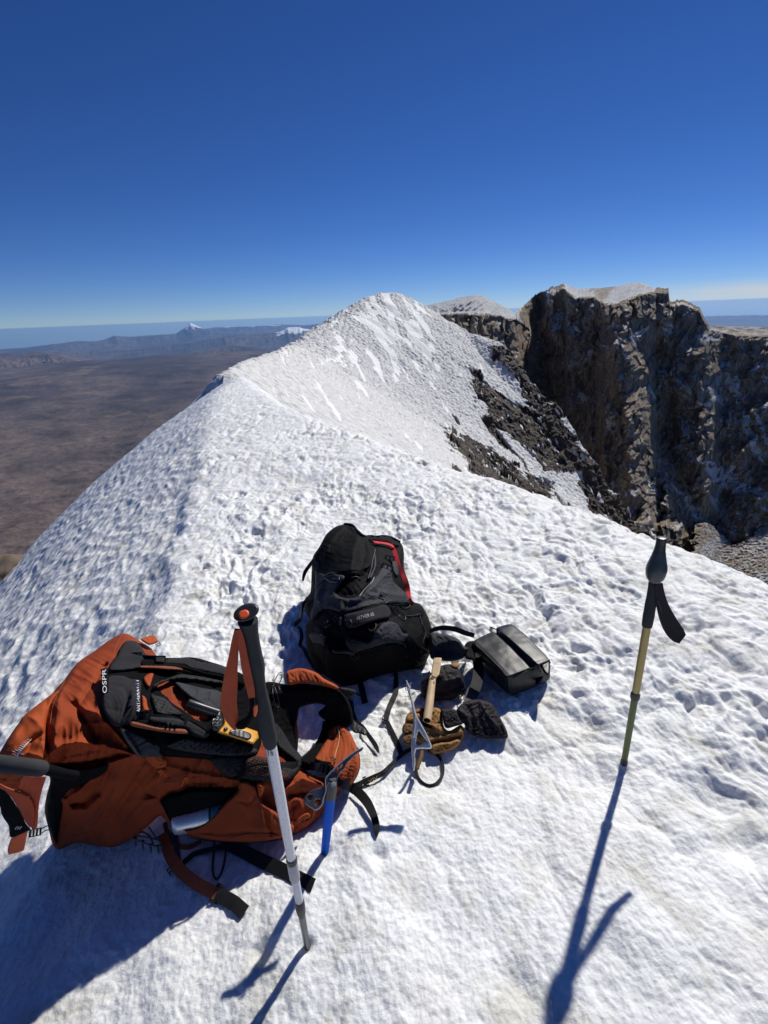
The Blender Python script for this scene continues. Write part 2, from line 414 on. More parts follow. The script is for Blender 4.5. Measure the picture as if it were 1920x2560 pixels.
plateau = ((PX > 1772) & (PY < 836+3*noise2(PX*.06, PY*0))).astype(float)
soft = np.maximum(dome, plateau)
wob = 6*fbm2(U/30, V/30+5, 3); PXw = PX+26*fbm2(U/26+7, V/26, 4)
Uw, Vw = U+1.6*fbm2(U/5, V/5, 2), V+1.6*fbm2(U/5+20, V/5, 2)
rel = 4.5*ridged2((U+wob)/34+1, V/120, 2)+2.6*ridged2((U+wob*.6)/11, V/34, 3, .55)+2.5*fbm2(U/16, V/16, 3)
rel = rel+4.2*cells2(Uw/9, Vw/17)+2.8*cells2(Uw/3.6+5, Vw/7.5)+1.5*cells2(Uw/1.5, Vw/2.9+3)+.8*ridged2(U/3.8, V/12, 2)+.9*noise2(U/45+.02*V, V/4.5)
rel = rel-13*np.exp(-((PXw-1345-.12*(PY-760))/26)**2)+9*np.exp(-((PXw-1560-.08*(PY-760))/70)**2)*smooth(720, 800, PY)-10*np.exp(-((PXw-1640-.25*(PY-900))/40)**2)*smooth(760, 900, PY)
drift = (PX < 1300)*smooth(5, -4, PY-(yt+np.interp(cx, [1005,1040,1094,1123,1160,1200,1246,1282,1296,1306], [0,20,30,32,40,46,30,18,12,0]))[None])*smooth(0, 16, PY-yt[None])*(2.2*ridged2((U-.9*V)/4.5+3, (V+.3*U)/16, 3)+.8*fbm2(U/1.5, V/1.5, 3))
YB_X = [1005,1040,1094,1123,1160,1200,1246,1282,1296,1306, 1410,1418,1444,1488,1500,1513,1535,1577,1605,1637,1642, 1745,1840,2400]
YB_D = [0,20,30,32,40,46,30,18,12,0, 0,14,18,22,30,38,40,36,26,6,0, 0,18,22]
yb = yt+np.interp(cx, YB_X, YB_D)
s1 = np.interp(cx, [1000,1300,1310,1405,1415,1640,1760,1780,2400], [3.4,3.4,.5,.5,4.2,4.2,.6,1.8,2.2])
db = D0*(yb-yt)[None]/F
lean = s1[None]*np.minimum(drop, db)+.5*np.maximum(drop-db, 0)
calm = smooth(5, -4, PY-yb[None])
amp = smooth(0, 14, PY-yt[None])*(1-calm)
def step(v, u, per, sharp=.22):
    q = v/per+2.2*fbm2(u/26, v/30, 4)+.35*fbm2(u/4, v/4, 2); fr = q-np.floor(q)
    return smooth(0, sharp, fr)-fr
rel = rel+1.9*step(V+.35*U, U, 8.5)*smooth(-.3, .5, fbm2(U/14+4, V/14, 3))+.8*step(V-.2*U+3, U+40, 3.1)*smooth(-.3, .4, fbm2(U/9, V/9+8, 3))
D = D0-lean-rel*amp-drift
# scree floor of the crater
floor_poly = c7([(1335,1160),(1380,1135),(1450,1160),(1520,1225),(1580,1195),(1659,1125),(1800,1080),(2600,1000),(2600,1800),(1250,1800),(1290,1290)])
fw = PX+22*fbm2(U/8, V/8, 5)
scree = in_poly(fw, PY+20*fbm2(U/8+5, V/8, 5), floor_poly).astype(float)
D = np.where(scree > 0, D0-.5*(D0*(1330-yt[None])/F)-8-np.maximum(PY-1300, -30)*.20-rel*.10-.5*fbm2(U/1.1, V/.8, 3), D)
BRK = fbm2(U/1.7, V/2.6, 4, .6)
def patch(L, thr=-.30): return in_poly(PX+9*fbm2(U/5, V/5, 4, .62), PY+9*fbm2(U/5+30, V/5, 4, .62), c7(L)).astype(float)*(BRK > thr)
snow = soft.copy()
for L in ([(738,40),(800,60),(880,104),(800,112),(755,88)], [(925,142),(975,80),(1035,36),(1105,36),(1150,80),(1090,100),(1040,118),(980,132)], [(1188,238),(1206,238),(1202,315),(1194,315)], [(395,60),(400,60),(400,70)], [(355,220),(362,220),(360,262)], [(308,190),(316,190),(313,240)],
          [(765,235),(805,255),(810,275),(780,262)], [(660,90),(682,110),(678,155),(664,140)], [(1030,300),(1090,250),(1140,235),(1105,285),(1060,325)],
          [(1195,240),(1225,232),(1252,262),(1200,302)], [(940,235),(985,238),(970,255),(940,250)], [(920,690),(945,650),(968,690),(945,715)],
          [(1478,525),(1510,445),(1535,460),(1528,595),(1500,560)], [(1240,800),(1240,740),(1300,795),(1360,845),(1450,872),(1530,868),(1530,990),(1480,1000),(1400,950),(1380,885),(1290,850)],
          [(1236,950),(1300,1005),(1365,1112),(1330,1115),(1265,1015)], [(1535,600),(1570,660),(1640,850),(1650,880),(1590,800),(1548,690)], [(1590,610),(1625,650),(1690,830),(1640,760)],
          [(1340,285),(1400,275),(1460,290),(1400,310),(1350,305)], [(1330,580),(1360,590),(1410,580),(1400,610),(1340,610)], [(1625,480),(1700,470),(1700,500),(1640,495)],
          [(845,350),(870,335),(870,380),(850,375)], [(1005,375),(1040,378),(1030,395)], [(905,325),(930,322),(925,340)], [(1400,560),(1440,540),(1425,590)], [(1550,365),(1590,362),(1580,372)]):
    snow = np.maximum(snow, patch(L, -9 if L[0][1] < 140 else -.3))
dusty = np.maximum(patch([(1250,470),(1340,480),(1480,440),(1520,500),(1430,560),(1350,610),(1280,560)]), patch([(1400,900),(1540,880),(1540,1010),(1440,1030)]))
snow = np.maximum(snow, dusty*smooth(-.3, .5, fbm2(U/3, V/8, 3))*.55)
snow = np.maximum(snow, patch([(800,74),(900,62),(1000,66),(945,130),(880,120)])*.45*smooth(-.4, .3, fbm2(U/3, V/2, 3)))
snow = np.where(scree > 0, smooth(-.3, .6, fbm2(U/.7, V/.5, 3)+.9*fbm2((U-V)/10, (U+V)/40, 4)-.12)*.75, snow)
snow = np.where(plateau > 0, .75*smooth(-.5, .3, fbm2(U/3, V/.7, 3)), snow)
chute = fbm2(U/5+(V/9), V/26, 4)
snow = np.where((snow == 0) & (PX > 1620) & (PY > 960) & (chute > .55), .7, snow)
Pq = np.stack([np.sin(az_)*D, np.cos(az_)*D, np.tan(el_)*D], -1)
nz = np.cross(np.gradient(Pq, axis=1), np.gradient(Pq, axis=0)); nz = np.abs(nz[..., 2])/(np.linalg.norm(nz, axis=-1)+1e-9)
nzs = nz.copy()
for _ in range(2): nzs[1:-1] = (nzs[:-2]+2*nzs[1:-1]+nzs[2:])/4; nzs[:, 1:-1] = (nzs[:, :-2]+2*nzs[:, 1:-1]+nzs[:, 2:])/4
led = smooth(.60, .74, nzs)*(fbm2(U/9+2, V/9, 4) > .20)*(PY > yb[None]+6)
snow = np.where(scree > 0, snow, np.maximum(snow, .9*led))
snow = np.maximum(snow, smooth(.35, .75, calm+.35*fbm2(U/2, V/2, 3))*(PX < 1640)*(s1[None] > 1.2)*(1-.75*smooth(1462, 1482, PX+6*noise2(PY*.2, PX*.05))*smooth(1534, 1512, PX+.9*(PY-735)+6*noise2(PY*.2+5, PX*.05))))
grey = patch([(1255,265),(1335,270),(1330,480),(1240,500)], -.4)*.6+scree*.15
red = np.zeros_like(grey)
P = EYE+np.stack([np.sin(az_)*D, np.cos(az_)*D, np.tan(el_)*D], -1)
cap = []
for q, dz in ((150, -60), (70, -14), (26, -2.5), (8, -.2)):
    d = D[0]+q; cap.append(EYE+np.stack([np.sin(az_[0])*d, np.cos(az_[0])*d, np.tan(el_[0])*D[0]+dz], -1))
P = np.concatenate([np.array(cap), P], 0)
ext = lambda a: np.concatenate([np.repeat(a[:1], 4, 0), a], 0)
o = grid_mesh('crater_cliff', P, ROCK, attrs={'snow': ext(snow), 'grey': ext(grey), 'red': ext(red)}, smooth_shade=False)
o['kind'] = 'structure'; o['label'] = 'dark crater wall of banded volcanic rock with snow patches'

# ------------------------------------------------------------------ desert plain and far ranges
PZ = -1900.0
def prof(pts, a):
    q = np.array([azel(x, y) for x, y in pts]); i = np.argsort(q[:, 0])
    return np.interp(a, q[i, 0], q[i, 1])
az = np.concatenate([np.linspace(rad(-75), rad(-44), 60)[:-1], np.linspace(rad(-44), rad(2), 760), np.linspace(rad(2), rad(75), 260)[1:]])
dd = np.concatenate([np.geomspace(900, 12000, 420), np.geomspace(12000, 66000, 330)[1:]])
A, D = np.meshgrid(az, dd); X, Y = D*np.sin(A), D*np.cos(A)
Z = PZ+800*np.exp(-((D-18000)/9500)**2)+55*fbm2(X/2600, Y/2600, 5)+90*np.maximum(fbm2(X/5200+3, Y/5200, 4)-.15, 0)+38*ridged2(X/900, Y/900, 4)*smooth(12000, 3000, D)+16*ridged2(X/260, Y/260, 3)*smooth(7000, 2500, D)
Z = Z+1300*np.exp(-(D/1900)**1.3)*(1+.15*ridged2(A*14, D/900, 3))
def add_range(Z, pts, Dr, wdt, rough, seed, lo=None, top=None):
    e = prof(pts, az)+rough*fbm2(az[None]*90+seed, az[None]*0+seed, 4)[0]
    h = np.maximum(HC+Dr*np.tan(e)-PZ, 0)
    q = (D-Dr-.25*wdt*noise2(A*20+seed, D*0))/wdt
    shp = np.exp(-np.abs(q)**1.5)*(1+.14*ridged2(A*40+seed, D/4000, 4)*smooth(0, .6, np.abs(q)))
    return np.maximum(Z, PZ+h[None]*shp)
Z = add_range(Z, [(-500,890),(0,883),(64,886),(85,882),(110,881),(150,884),(200,893),(260,906),(400,930),(2000,940)], 24000, 7000, .0003, 3)
Z = add_range(Z, [(-500,930),(380,930),(440,890),(500,876),(560,866),(580,864),(640,868),(690,880),(760,868),(840,860),(2000,900)], 26000, 4500, .0006, 5)
Z = add_range(Z, [(-500,930),(360,872),(480,856),(560,842),(600,834),(650,835),(700,829),(722,818),(740,816),(760,822),(790,824),(840,815),(960,815),(1700,830),(1800,824),(1860,822),(2000,826),(2400,840)], 38000, 3000, .0013, 7)
Z = add_range(Z, [(-700,900),(-200,888),(0,875),(75,868),(145,859),(191,853),(240,853),(262,849),(286,839),(324,842),(380,838),(440,834),(450,827),(462,817),(475,807),(485,811),(507,821),(540,829),(600,832),(2000,850)], 52000, 4500, .0005, 9)
Z = add_range(Z, [(-500,950),(440,840),(503,823),(540,818),(579,816),(620,817),(694,811),(760,813),(804,809),(900,806),(1500,800),(1700,798),(1770,790),(1820,789),(1920,787),(2200,800)], 62000, 4000, .0009, 13)
m, nt, b = new_mat('desert_ground'); co = obj_co(nt)
n1 = noise_node(nt, .00022, 8, .62, scaled(nt, co, (1, .55, 1)), .5); n2 = noise_node(nt, .0016, 6, .65, co)
c = ramp(nt, n1.outputs['Fac'], [(.30, (.050, .040, .040)), (.45, (.095, .074, .068)), (.56, (.155, .118, .10)), (.70, (.075, .060, .058))])
n4 = noise_node(nt, .011, 8, .7, co, .8)
c = mix(nt, .9, c, ramp(nt, n2.outputs['Fac'], [(.3, (.45, .45, .47)), (.5, (.95, .95, .95)), (.7, (1.5, 1.45, 1.4))]), 'MULTIPLY')
c = mix(nt, .8, c, ramp(nt, n4.outputs['Fac'], [(.35, (.5, .5, .52)), (.6, (1.25, 1.25, 1.25))]), 'MULTIPLY')
c = mix(nt, attr(nt, 'pale'), c, (.20, .14, .105))
c = mix(nt, attr(nt, 'yellow'), c, (.155, .118, .072))
c = mix(nt, attr(nt, 'lake'), c, (.045, .055, .085))
c = mix(nt, attr(nt, 'snow'), c, (.85, .86, .88))
nt.links.new(c, b.inputs['Base Color']); b.inputs['Roughness'].default_value = .95; b.inputs['Specular IOR Level'].default_value = .05
bump(nt, n2.outputs['Fac'], .5, 60, b)
u, v, w_ = proj(np.stack([X, Y, Z], -1))
h = Z-PZ
jag = fbm2(X/900, Y/900, 3)
c8 = lambda L: [(x/1.659, 680+y/1.659) for x, y in L]
wu = u+12*fbm2(X/500, Y/500, 3); wv = v+4*fbm2(X/500+9, Y/500, 3)
ysnow = smooth(.1, .35, fbm2(X/400, Y/700, 3)+.1)
yellow = np.zeros(X.shape); pale = np.zeros(X.shape); lake = np.zeros(X.shape)
for L in ([(95,515),(170,510),(180,520),(100,526)], [(420,600),(520,580),(640,555),(720,545),(700,580),(640,600),(600,610),(560,590),(470,605)], [(60,690),(140,682),(140,692)], [(240,490),(275,485),(280,500)], [(420,850),(500,840),(440,880)]):
    yellow = np.maximum(yellow, in_poly(wu, wv, c8(L))*ysnow)
for L in ([(0,700),(110,680),(200,690),(120,740),(0,760)], [(0,450),(130,440),(300,400),(420,385),(380,420),(200,460),(0,480)]):
    pale = np.maximum(pale, in_poly(wu, wv, c8(L))*.6*ysnow)
for L in ([(418,685),(440,680),(450,690),(425,696)], [(200,705),(330,706),(340,714),(220,716)], [(195,473),(225,471),(228,481),(200,483)], [(385,750),(420,742),(440,748),(400,760)]):
    lake = np.maximum(lake, in_poly(wu, wv, c8(L))*ysnow*.7)
snow = ((D > 47000) & (u > 455) & (h+jag*180 > PZ*0+HC-PZ-D*.0112)) * 1.0
snow = np.where((D > 34000) & (D < 45000) & (u > 690) & (h+jag*200 > 900), 1.0, snow)
snow = np.where((D > 47000) & (u > 455) & (u < 500) & (h < HC-PZ+52000*math.tan(float(azel(476, 825)[1]))-jag*150), 0, snow)
o = grid_mesh('desert_plain', np.stack([X, Y, Z], -1), m, attrs={'snow': snow, 'yellow': yellow, 'pale': pale, 'lake': lake})
o['kind'] = 'structure'; o['label'] = 'brown desert plain with far snow-topped ranges'

# ------------------------------------------------------------------ air
m = bpy.data.materials.new('air'); m.use_nodes = True; nt = m.node_tree; nt.nodes.clear()
out = nt.nodes.new('ShaderNodeOutputMaterial'); pv = nt.nodes.new('ShaderNodeVolumePrincipled')
pv.inputs['Color'].default_value = (.26, .53, 1, 1); pv.inputs['Density'].default_value = 1.45e-5
pv.inputs['Anisotropy'].default_value = .3
nt.links.new(pv.outputs['Volume'], out.inputs['Volume'])
me = bpy.data.meshes.new('haze'); bm = bmesh.new(); bmesh.ops.create_cube(bm, size=1); bm.to_mesh(me); bm.free()
hz = link('haze', me, m, None, False); hz.scale = (150000, 77000, 2200); hz.location = (0, 30500, 20-1100)
hz['kind'] = 'stuff'; hz['label'] = 'pale blue haze over the plain'
# ------------------------------------------------------------------ object helpers
def base_z(x, y): return ridge_smooth(x, y)
def ray_t(px, py, h):
    """distance along the view line at which a thing of height h above the snow is met"""
    d = ray(px, py); t = (h-HC)/d[..., 2]
    for _ in range(4):
        x = d[..., 0]*t; y = d[..., 1]*t
        t = (base_z(x, y)+h-HC)/d[..., 2]
    return t
def ground(px, py, h=0.0):
    d = ray(px, py); t = ray_t(px, py, h)
    for _ in range(5):
        z = ridge_height(np.atleast_1d(d[..., 0]*t), np.atleast_1d(d[..., 1]*t)).reshape(np.shape(t)); t = .5*t+.5*(z+h-HC)/d[..., 2]
    return EYE+d*np.asarray(t)[..., None]
class Field:
    """smooth height-above-snow surface through control points (thin plate spline)"""
    def __init__(s, ctrl):
        c = np.array(ctrl, float); s.p = c[:, :2]/300; h = c[:, 2]; n = len(c)
        K = s.k(np.linalg.norm(s.p[:, None]-s.p[None], axis=-1)); Q = np.c_[np.ones(n), s.p]
        M = np.block([[K+np.eye(n)*.01, Q], [Q.T, np.zeros((3, 3))]])
        s.w = np.linalg.solve(M, np.r_[h, 0, 0, 0])
    @staticmethod
    def k(r): return np.where(r > 1e-9, r*r*np.log(np.maximum(r, 1e-9)), 0)
    def h(s, px, py):
        q = np.stack([np.asarray(px, float), np.asarray(py, float)], -1)/300
        r = np.linalg.norm(q[..., None, :]-s.p, axis=-1)
        return np.maximum(s.k(r)@s.w[:-3]+s.w[-3]+q@s.w[-2:], .004)
    def t(s, px, py, lift=0):
        px = np.asarray(px, float); py = np.asarray(py, float)
        d = ray(px, py); return ray_t(px, py, s.h(px, py))-np.asarray(lift)/np.linalg.norm(d, axis=-1)
    def pt(s, px, py, lift=0):
        return EYE+ray(px, py)*s.t(px, py, lift)[..., None]
FLAT = lambda h: Field([(0, 0, h), (1000, 0, h), (0, 1000, h), (1000, 1000, h)])
def spline(pts, n=8, closed=False):
    P = np.array(pts, float); N = len(P); out = []
    g = (lambda i: P[i % N]) if closed else (lambda i: P[min(max(i, 0), N-1)])
    for i in range(N if closed else N-1):
        a, b, c, d = g(i-1), g(i), g(i+1), g(i+2)
        for k in range(n):
            t = k/n; out.append(.5*((2*b)+(c-a)*t+(2*a-5*b+4*c-d)*t*t+(3*b-a-3*c+d)*t**3))
    if not closed: out.append(P[-1])
    return np.array(out)
def resample(P, step, closed=True):
    Q = np.vstack([P, P[:1]]) if closed else P
    s = np.r_[0, np.cumsum(np.linalg.norm(np.diff(Q[:, :2], axis=0), axis=1))]
    n = max(int(s[-1]/step), 8); u = np.linspace(0, s[-1], n+1)
    if closed: u = u[:-1]
    return np.stack([np.interp(u, s, Q[:, k]) for k in range(Q.shape[1])], -1)
def mesh_obj(name, V, Fc, mat, parent=None, smooth_shade=True, sharp=None):
    me = bpy.data.meshes.new(name); me.from_pydata([tuple(map(float, v)) for v in V], [], [tuple(map(int, f)) for f in Fc]); me.update()
    o = link(name, me, mat, None, smooth_shade)
    if parent is not None: attach(o, parent)
    return o
def attach(o, parent):
    o.parent = parent
    if parent.type == 'EMPTY': o.matrix_parent_inverse = Matrix.Translation(-parent.location)
def thing(name, label, cat, loc, group=None):
    o = bpy.data.objects.new(name, None); col.objects.link(o); o.location = Vector([float(k) for k in loc]); o.empty_display_size = .05
    o['label'] = label; o['category'] = cat
    if group: o['group'] = group
    return o
def prof(x): x = np.clip(x, 0, 1); return np.sqrt(np.maximum(1-(1-x)**2, 0))
def puff(name, outline, field, mat, parent, lift=0., rnd=.02, w=14, back=.03, wb=None, folds=(), wr=0., wf=40., step=4.5, smoothed=3, holes=(), seed=0, flatback=False, sharp=False):
    """closed soft solid over a traced outline: front follows the field, edges roll away, back bulges behind"""
    P = spline(outline, smoothed, True) if smoothed else np.array(outline, float)
    P = resample(P, step)
    hs = [resample(spline(h, 6, True), step) for h in holes]
    x0, y0 = P.min(0); x1, y1 = P.max(0)
    gx, gy = np.meshgrid(np.arange(x0, x1, step), np.arange(y0, y1, step*.87))
    gx = gx+(np.arange(gx.shape[0])[:, None] % 2)*step*.5
    gx, gy = gx.ravel(), gy.ravel()
    loops = [P]+hs
    m = in_poly(gx, gy, P)
    for h in hs: m &= ~in_poly(gx, gy, h)
    gx, gy = gx[m], gy[m]
    d = np.min([seg_dist(gx, gy, L) for L in loops], 0) if len(gx) else np.zeros(0)
    gx, gy = gx[d > step*.55], gy[d > step*.55]
    pts = np.vstack(loops+[np.stack([gx, gy], -1)])
    edges = []; k = 0
    for L in loops:
        n = len(L); edges += [(k+i, k+(i+1) % n) for i in range(n)]; k += n
    nb = k
    vo, eo, fo, *_ = delaunay_2d_cdt([Vector((a, -b)) for a, b in pts], edges, [], 0, 1e-4)
    V = np.array([(v.x, -v.y) for v in vo]); T = np.array([f for f in fo if len(f) == 3])
    c = V[T].mean(1); ok = in_poly(c[:, 0], c[:, 1], P)
    for h in hs: ok &= ~in_poly(c[:, 0], c[:, 1], h)
    T = T[ok]
    d = np.min([seg_dist(V[:, 0], V[:, 1], L) for L in loops], 0)
    bnd = d < 1e-3
    disp = np.zeros(len(V))
    for L, amp, wid in folds:
        g = np.exp(-(seg_dist(V[:, 0]+2.2*noise2(V[:, 0]/26, V[:, 1]/26), V[:, 1]+2.2*noise2(V[:, 0]/26+9, V[:, 1]/26), L, False)/wid)**1.2)
        disp += amp*g
    if wr:
        X, Y = V[:, 0]/wf+seed, V[:, 1]/wf
        a = .5+.9*noise2(X*.13, Y*.13+seed); ca, sa = np.cos(a), np.sin(a)
        p, q = X*ca+Y*sa, Y*ca-X*sa
        cr = lambda n: 1-2.2*np.abs(n)**.85
        disp += wr*(.8*noise2(X*.5, Y*.55)+1.0*cr(noise2(p*.28, q*.9)))
    disp *= np.clip(d/(w*.8+1e-6), 0, 1)
    wb = wb or w*1.6
    R = ray(V[:, 0], V[:, 1]); nl = np.linalg.norm(R, axis=1)
    tf = field.t(V[:, 0], V[:, 1])
    tF = tf+(-lift+rnd*(1-prof(d/w))-disp)/nl
    bk = rnd+(back if flatback else back*prof(d/wb))
    tB = tf+(-lift+bk)/nl
    n = len(V)
    VF = EYE+R*tF[:, None]; VB = EYE+R*tB[:, None]
    if flatback:
        VV = np.vstack([VF, VB]); bi = np.arange(n)+n
    else:
        inner = np.where(~bnd)[0]; bi = np.arange(n); bi[inner] = n+np.arange(len(inner)); VV = np.vstack([VF, VB[inner]])
    # orient front faces to the eye
    p, q, r = VF[T[:, 0]], VF[T[:, 1]], VF[T[:, 2]]
    s = np.einsum('ij,ij->i', np.cross(q-p, r-p), EYE-p) < 0
    T[s] = T[s][:, ::-1]
    Fc = [tuple(f) for f in T]+[tuple(f[::-1]) for f in bi[T]]
    if flatback:
        cnt = {}
        for f in T:
            for a, b in ((f[0], f[1]), (f[1], f[2]), (f[2], f[0])): cnt[(a, b)] = 1
        for (a, b) in cnt:
            if (b, a) not in cnt: Fc.append((b, a, a+n, b+n))
    o = mesh_obj(name, VV, Fc, mat, parent, not sharp)
    if flatback and not sharp: o.data.set_sharp_from_angle(angle=rad(40))
    return o
def frames(P):
    T = np.gradient(P, axis=0); T /= np.linalg.norm(T, axis=1)[:, None]+1e-12; return T
def ribbon(name, P, width, thick, mat, parent=None, facing=None, rounded=False):
    """flat strap swept through 3D points; its broad side is turned to `facing` (a direction per point)"""
    P = np.array(P, float); n = len(P); W = np.broadcast_to(np.asarray(width, float), (n,)); T = frames(P)
    fc = (EYE-P) if facing is None else np.broadcast_to(np.asarray(facing, float), (n, 3))
    S = np.cross(T, fc); S /= np.linalg.norm(S, axis=1)[:, None]+1e-12
    N = np.cross(S, T)
    prof_ = [(-.5, -.5), (-.5, .5), (-.17, .62), (.17, .62), (.5, .5), (.5, -.5)] if not rounded else [(.5*math.cos(a), .5*math.sin(a)) for a in np.linspace(0, 2*math.pi, 11)[:-1]]
    k = len(prof_)
    V = np.concatenate([P[:, None]+S[:, None]*(W[:, None, None]*np.array([a for a, b in prof_])[None, :, None])+N[:, None]*(thick*np.array([b for a, b in prof_])[None, :, None])], 1).reshape(-1, 3)
    Fc = [(i*k+j, i*k+(j+1) % k, (i+1)*k+(j+1) % k, (i+1)*k+j) for i in range(n-1) for j in range(k)]
    Fc += [tuple(range(k))[::-1], tuple((n-1)*k+j for j in range(k))]
    o = mesh_obj(name, V, Fc, mat, parent); o.data.set_sharp_from_angle(angle=rad(45)); return o
def tube(name, P, R, mat, parent=None, n=14, closed=False):
    P = np.array(P, float); m = len(P); R = np.broadcast_to(np.asarray(R, float), (m,))
    if closed:
        T = np.roll(P, -1, 0)-np.roll(P, 1, 0); T /= np.linalg.norm(T, axis=1)[:, None]
    else: T = frames(P)
    a = np.array([.3, .2, .93]); A = np.cross(T, a)
    bad = np.linalg.norm(A, axis=1) < .15; A[bad] = np.cross(T[bad], [1, 0, 0])
    A /= np.linalg.norm(A, axis=1)[:, None]; B = np.cross(T, A)
    th = np.linspace(0, 2*math.pi, n+1)[:-1]
    V = (P[:, None]+R[:, None, None]*(A[:, None]*np.cos(th)[None, :, None]+B[:, None]*np.sin(th)[None, :, None])).reshape(-1, 3)
    mm = m if closed else m-1
    Fc = [(i*n+j, i*n+(j+1) % n, ((i+1) % m)*n+(j+1) % n, ((i+1) % m)*n+j) for i in range(mm) for j in range(n)]
    if not closed: Fc += [tuple(range(n))[::-1], tuple((m-1)*n+j for j in range(n))]
    o = mesh_obj(name, V, Fc, mat, parent); o.data.set_sharp_from_angle(angle=rad(50)); return o
class Surf:
    """first surface met along a view line, over objects built so far, with the snow as fallback"""
    def __init__(s, objs):
        V = []; Fs = []; k = 0
        for o in objs:
            me = o.data; V += [tuple(v.co) for v in me.vertices]
            Fs += [tuple(i+k for i in p.vertices) for p in me.polygons]; k += len(me.vertices)
        s.b = BVHTree.FromPolygons(V, Fs) if V else None
    def t(s, px, py, lift=0):
        px = np.atleast_1d(np.asarray(px, float)); py = np.atleast_1d(np.asarray(py, float)); R = ray(px, py)
        out = np.empty(len(px))
        for i, r in enumerate(R):
            L = float(np.linalg.norm(r)); h = s.b.ray_cast(Vector(EYE), Vector(r/L)) if s.b else (None,)*4
            out[i] = (h[3]/L) if h[0] is not None else np.nan
        m = np.isnan(out)
        if m.any(): out[m] = np.einsum('ij,ij->i', ground(px[m], py[m])-EYE, R[m])/np.einsum('ij,ij->i', R[m], R[m])
        return out-lift/np.linalg.norm(R, axis=1)
    def pt(s, px, py, lift=0):
        px = np.atleast_1d(px); py = np.atleast_1d(py); return EYE+ray(px, py)*s.t(px, py, lift)[:, None]
def blur(t, k):
    if k <= 0: return t
    p = np.pad(t, k, mode='edge'); ker = np.hanning(2*k+3)[1:-1]; return np.convolve(p, ker/ker.sum(), 'valid')
def strap(name, pts, surf, mat, parent, width, thick=.0022, lift=.004, sm=3, n=7, rounded=False, facing=None, arch=None):
    """webbing laid over what is below it: pts in picture units (x, y[, width]); width in the same units"""
    q = np.array([(p[0], p[1], p[2] if len(p) > 2 else width) for p in pts], float)
    S = spline(q, n)
    t = surf.t(S[:, 0], S[:, 1])
    if sm: t = np.minimum(blur(t, sm), t+.0)*.5+blur(t, sm)*.5
    R = ray(S[:, 0], S[:, 1]); nl = np.linalg.norm(R, axis=1)
    lf = np.full(len(S), lift) if arch is None else lift+arch*np.sin(np.linspace(0, math.pi, len(S)))
    t = t-lf/nl
    P = EYE+R*t[:, None]
    W = S[:, 2]/F*t
    if rounded: return tube(name, P, W/2, mat, parent, 8)
    return ribbon(name, P, W, thick, mat, parent, facing)
def lettering(name, text, p0, p1, hpx, surf, mat, parent, lift=.003, shear=0., bold=0.0):
    cu = bpy.data.curves.new(name, 'FONT'); cu.body = text; cu.size = 1; cu.resolution_u = 3; cu.offset = bold
    ob = bpy.data.objects.new(name, cu); col.objects.link(ob)
    bpy.context.view_layer.update()
    me = bpy.data.meshes.new_from_object(ob.evaluated_get(bpy.context.evaluated_depsgraph_get()))
    bpy.data.objects.remove(ob); bpy.data.curves.remove(cu)
    bm = bmesh.new(); bm.from_mesh(me); bmesh.ops.triangulate(bm, faces=bm.faces)
    bmesh.ops.subdivide_edges(bm, edges=bm.edges, cuts=1)
    V = np.array([v.co for v in bm.verts]); Fc = [[v.index for v in f.verts] for f in bm.faces]; bm.free(); bpy.data.meshes.remove(me)
    x0, x1 = V[:, 0].min(), V[:, 0].max(); u = (V[:, 0]-x0)/(x1-x0); v = V[:, 1]/.70
    d = np.array(p1, float)-np.array(p0, float); up = np.array([d[1], -d[0]]); up /= np.linalg.norm(up)
    px = p0[0]+u*d[0]+v*hpx*up[0]+shear*v*hpx*d[0]/np.linalg.norm(d); py = p0[1]+u*d[1]+v*hpx*up[1]+shear*v*hpx*d[1]/np.linalg.norm(d)
    t = surf.t(px, py); A_ = np.c_[np.ones(len(px)), px-px.mean(), py-py.mean(), (px-px.mean())**2, (py-py.mean())**2]
    cf = np.linalg.lstsq(A_, t, rcond=None)[0]; tt = A_@cf; tt = tt-np.max(tt-t)*.8
    R = ray(px, py); P = EYE+R*(tt-lift/np.linalg.norm(R, axis=1))[:, None]
    # orient to the eye
    f0 = np.array(Fc); a, b, c = P[f0[:, 0]], P[f0[:, 1]], P[f0[:, 2]]
    s = np.einsum('ij,ij->i', np.cross(b-a, c-a), EYE-a) < 0; f0[s] = f0[s][:, ::-1]
    return mesh_obj(name, P, f0, mat, parent, False)
def join_boxes(name, items, mat, parent):
    """several small bars as one mesh: each (centre, axes 3x3 rows, half sizes)"""
    bm = bmesh.new()
    for c, ax, hs in items:
        M = Matrix([[ax[k][i]*hs[k] for k in range(3)]+[c[i]] for i in range(3)]+[[0, 0, 0, 1]])
        bmesh.ops.create_cube(bm, size=2, matrix=M)
    bmesh.ops.bevel(bm, geom=bm.edges[:], offset=min(min(h) for _, _, h in items)*.45, segments=2, affect='EDGES')
    me = bpy.data.meshes.new(name); bm.to_mesh(me); bm.free()
    o = link(name, me, mat); o.data.set_sharp_from_angle(angle=rad(35))
    if parent is not None: attach(o, parent)
    return o
def local_axes(px, py, dx, dy, surf, lift):
    """frame at a picture point: u along (dx,dy) on the surface, v across, n to the eye"""
    p = surf.pt(np.array([px]), np.array([py]), lift)[0]
    r = ray(px, py); dep = np.dot(p-EYE, r)/np.dot(r, r)
    L = math.hypot(dx, dy); u = ray(px+dx/L*5, py+dy/L*5)*dep+EYE-p; u /= np.linalg.norm(u)
    n = EYE-p; n /= np.linalg.norm(n); v = np.cross(n, u); v /= np.linalg.norm(v); n = np.cross(u, v)
    return p, u, v, n, dep/F
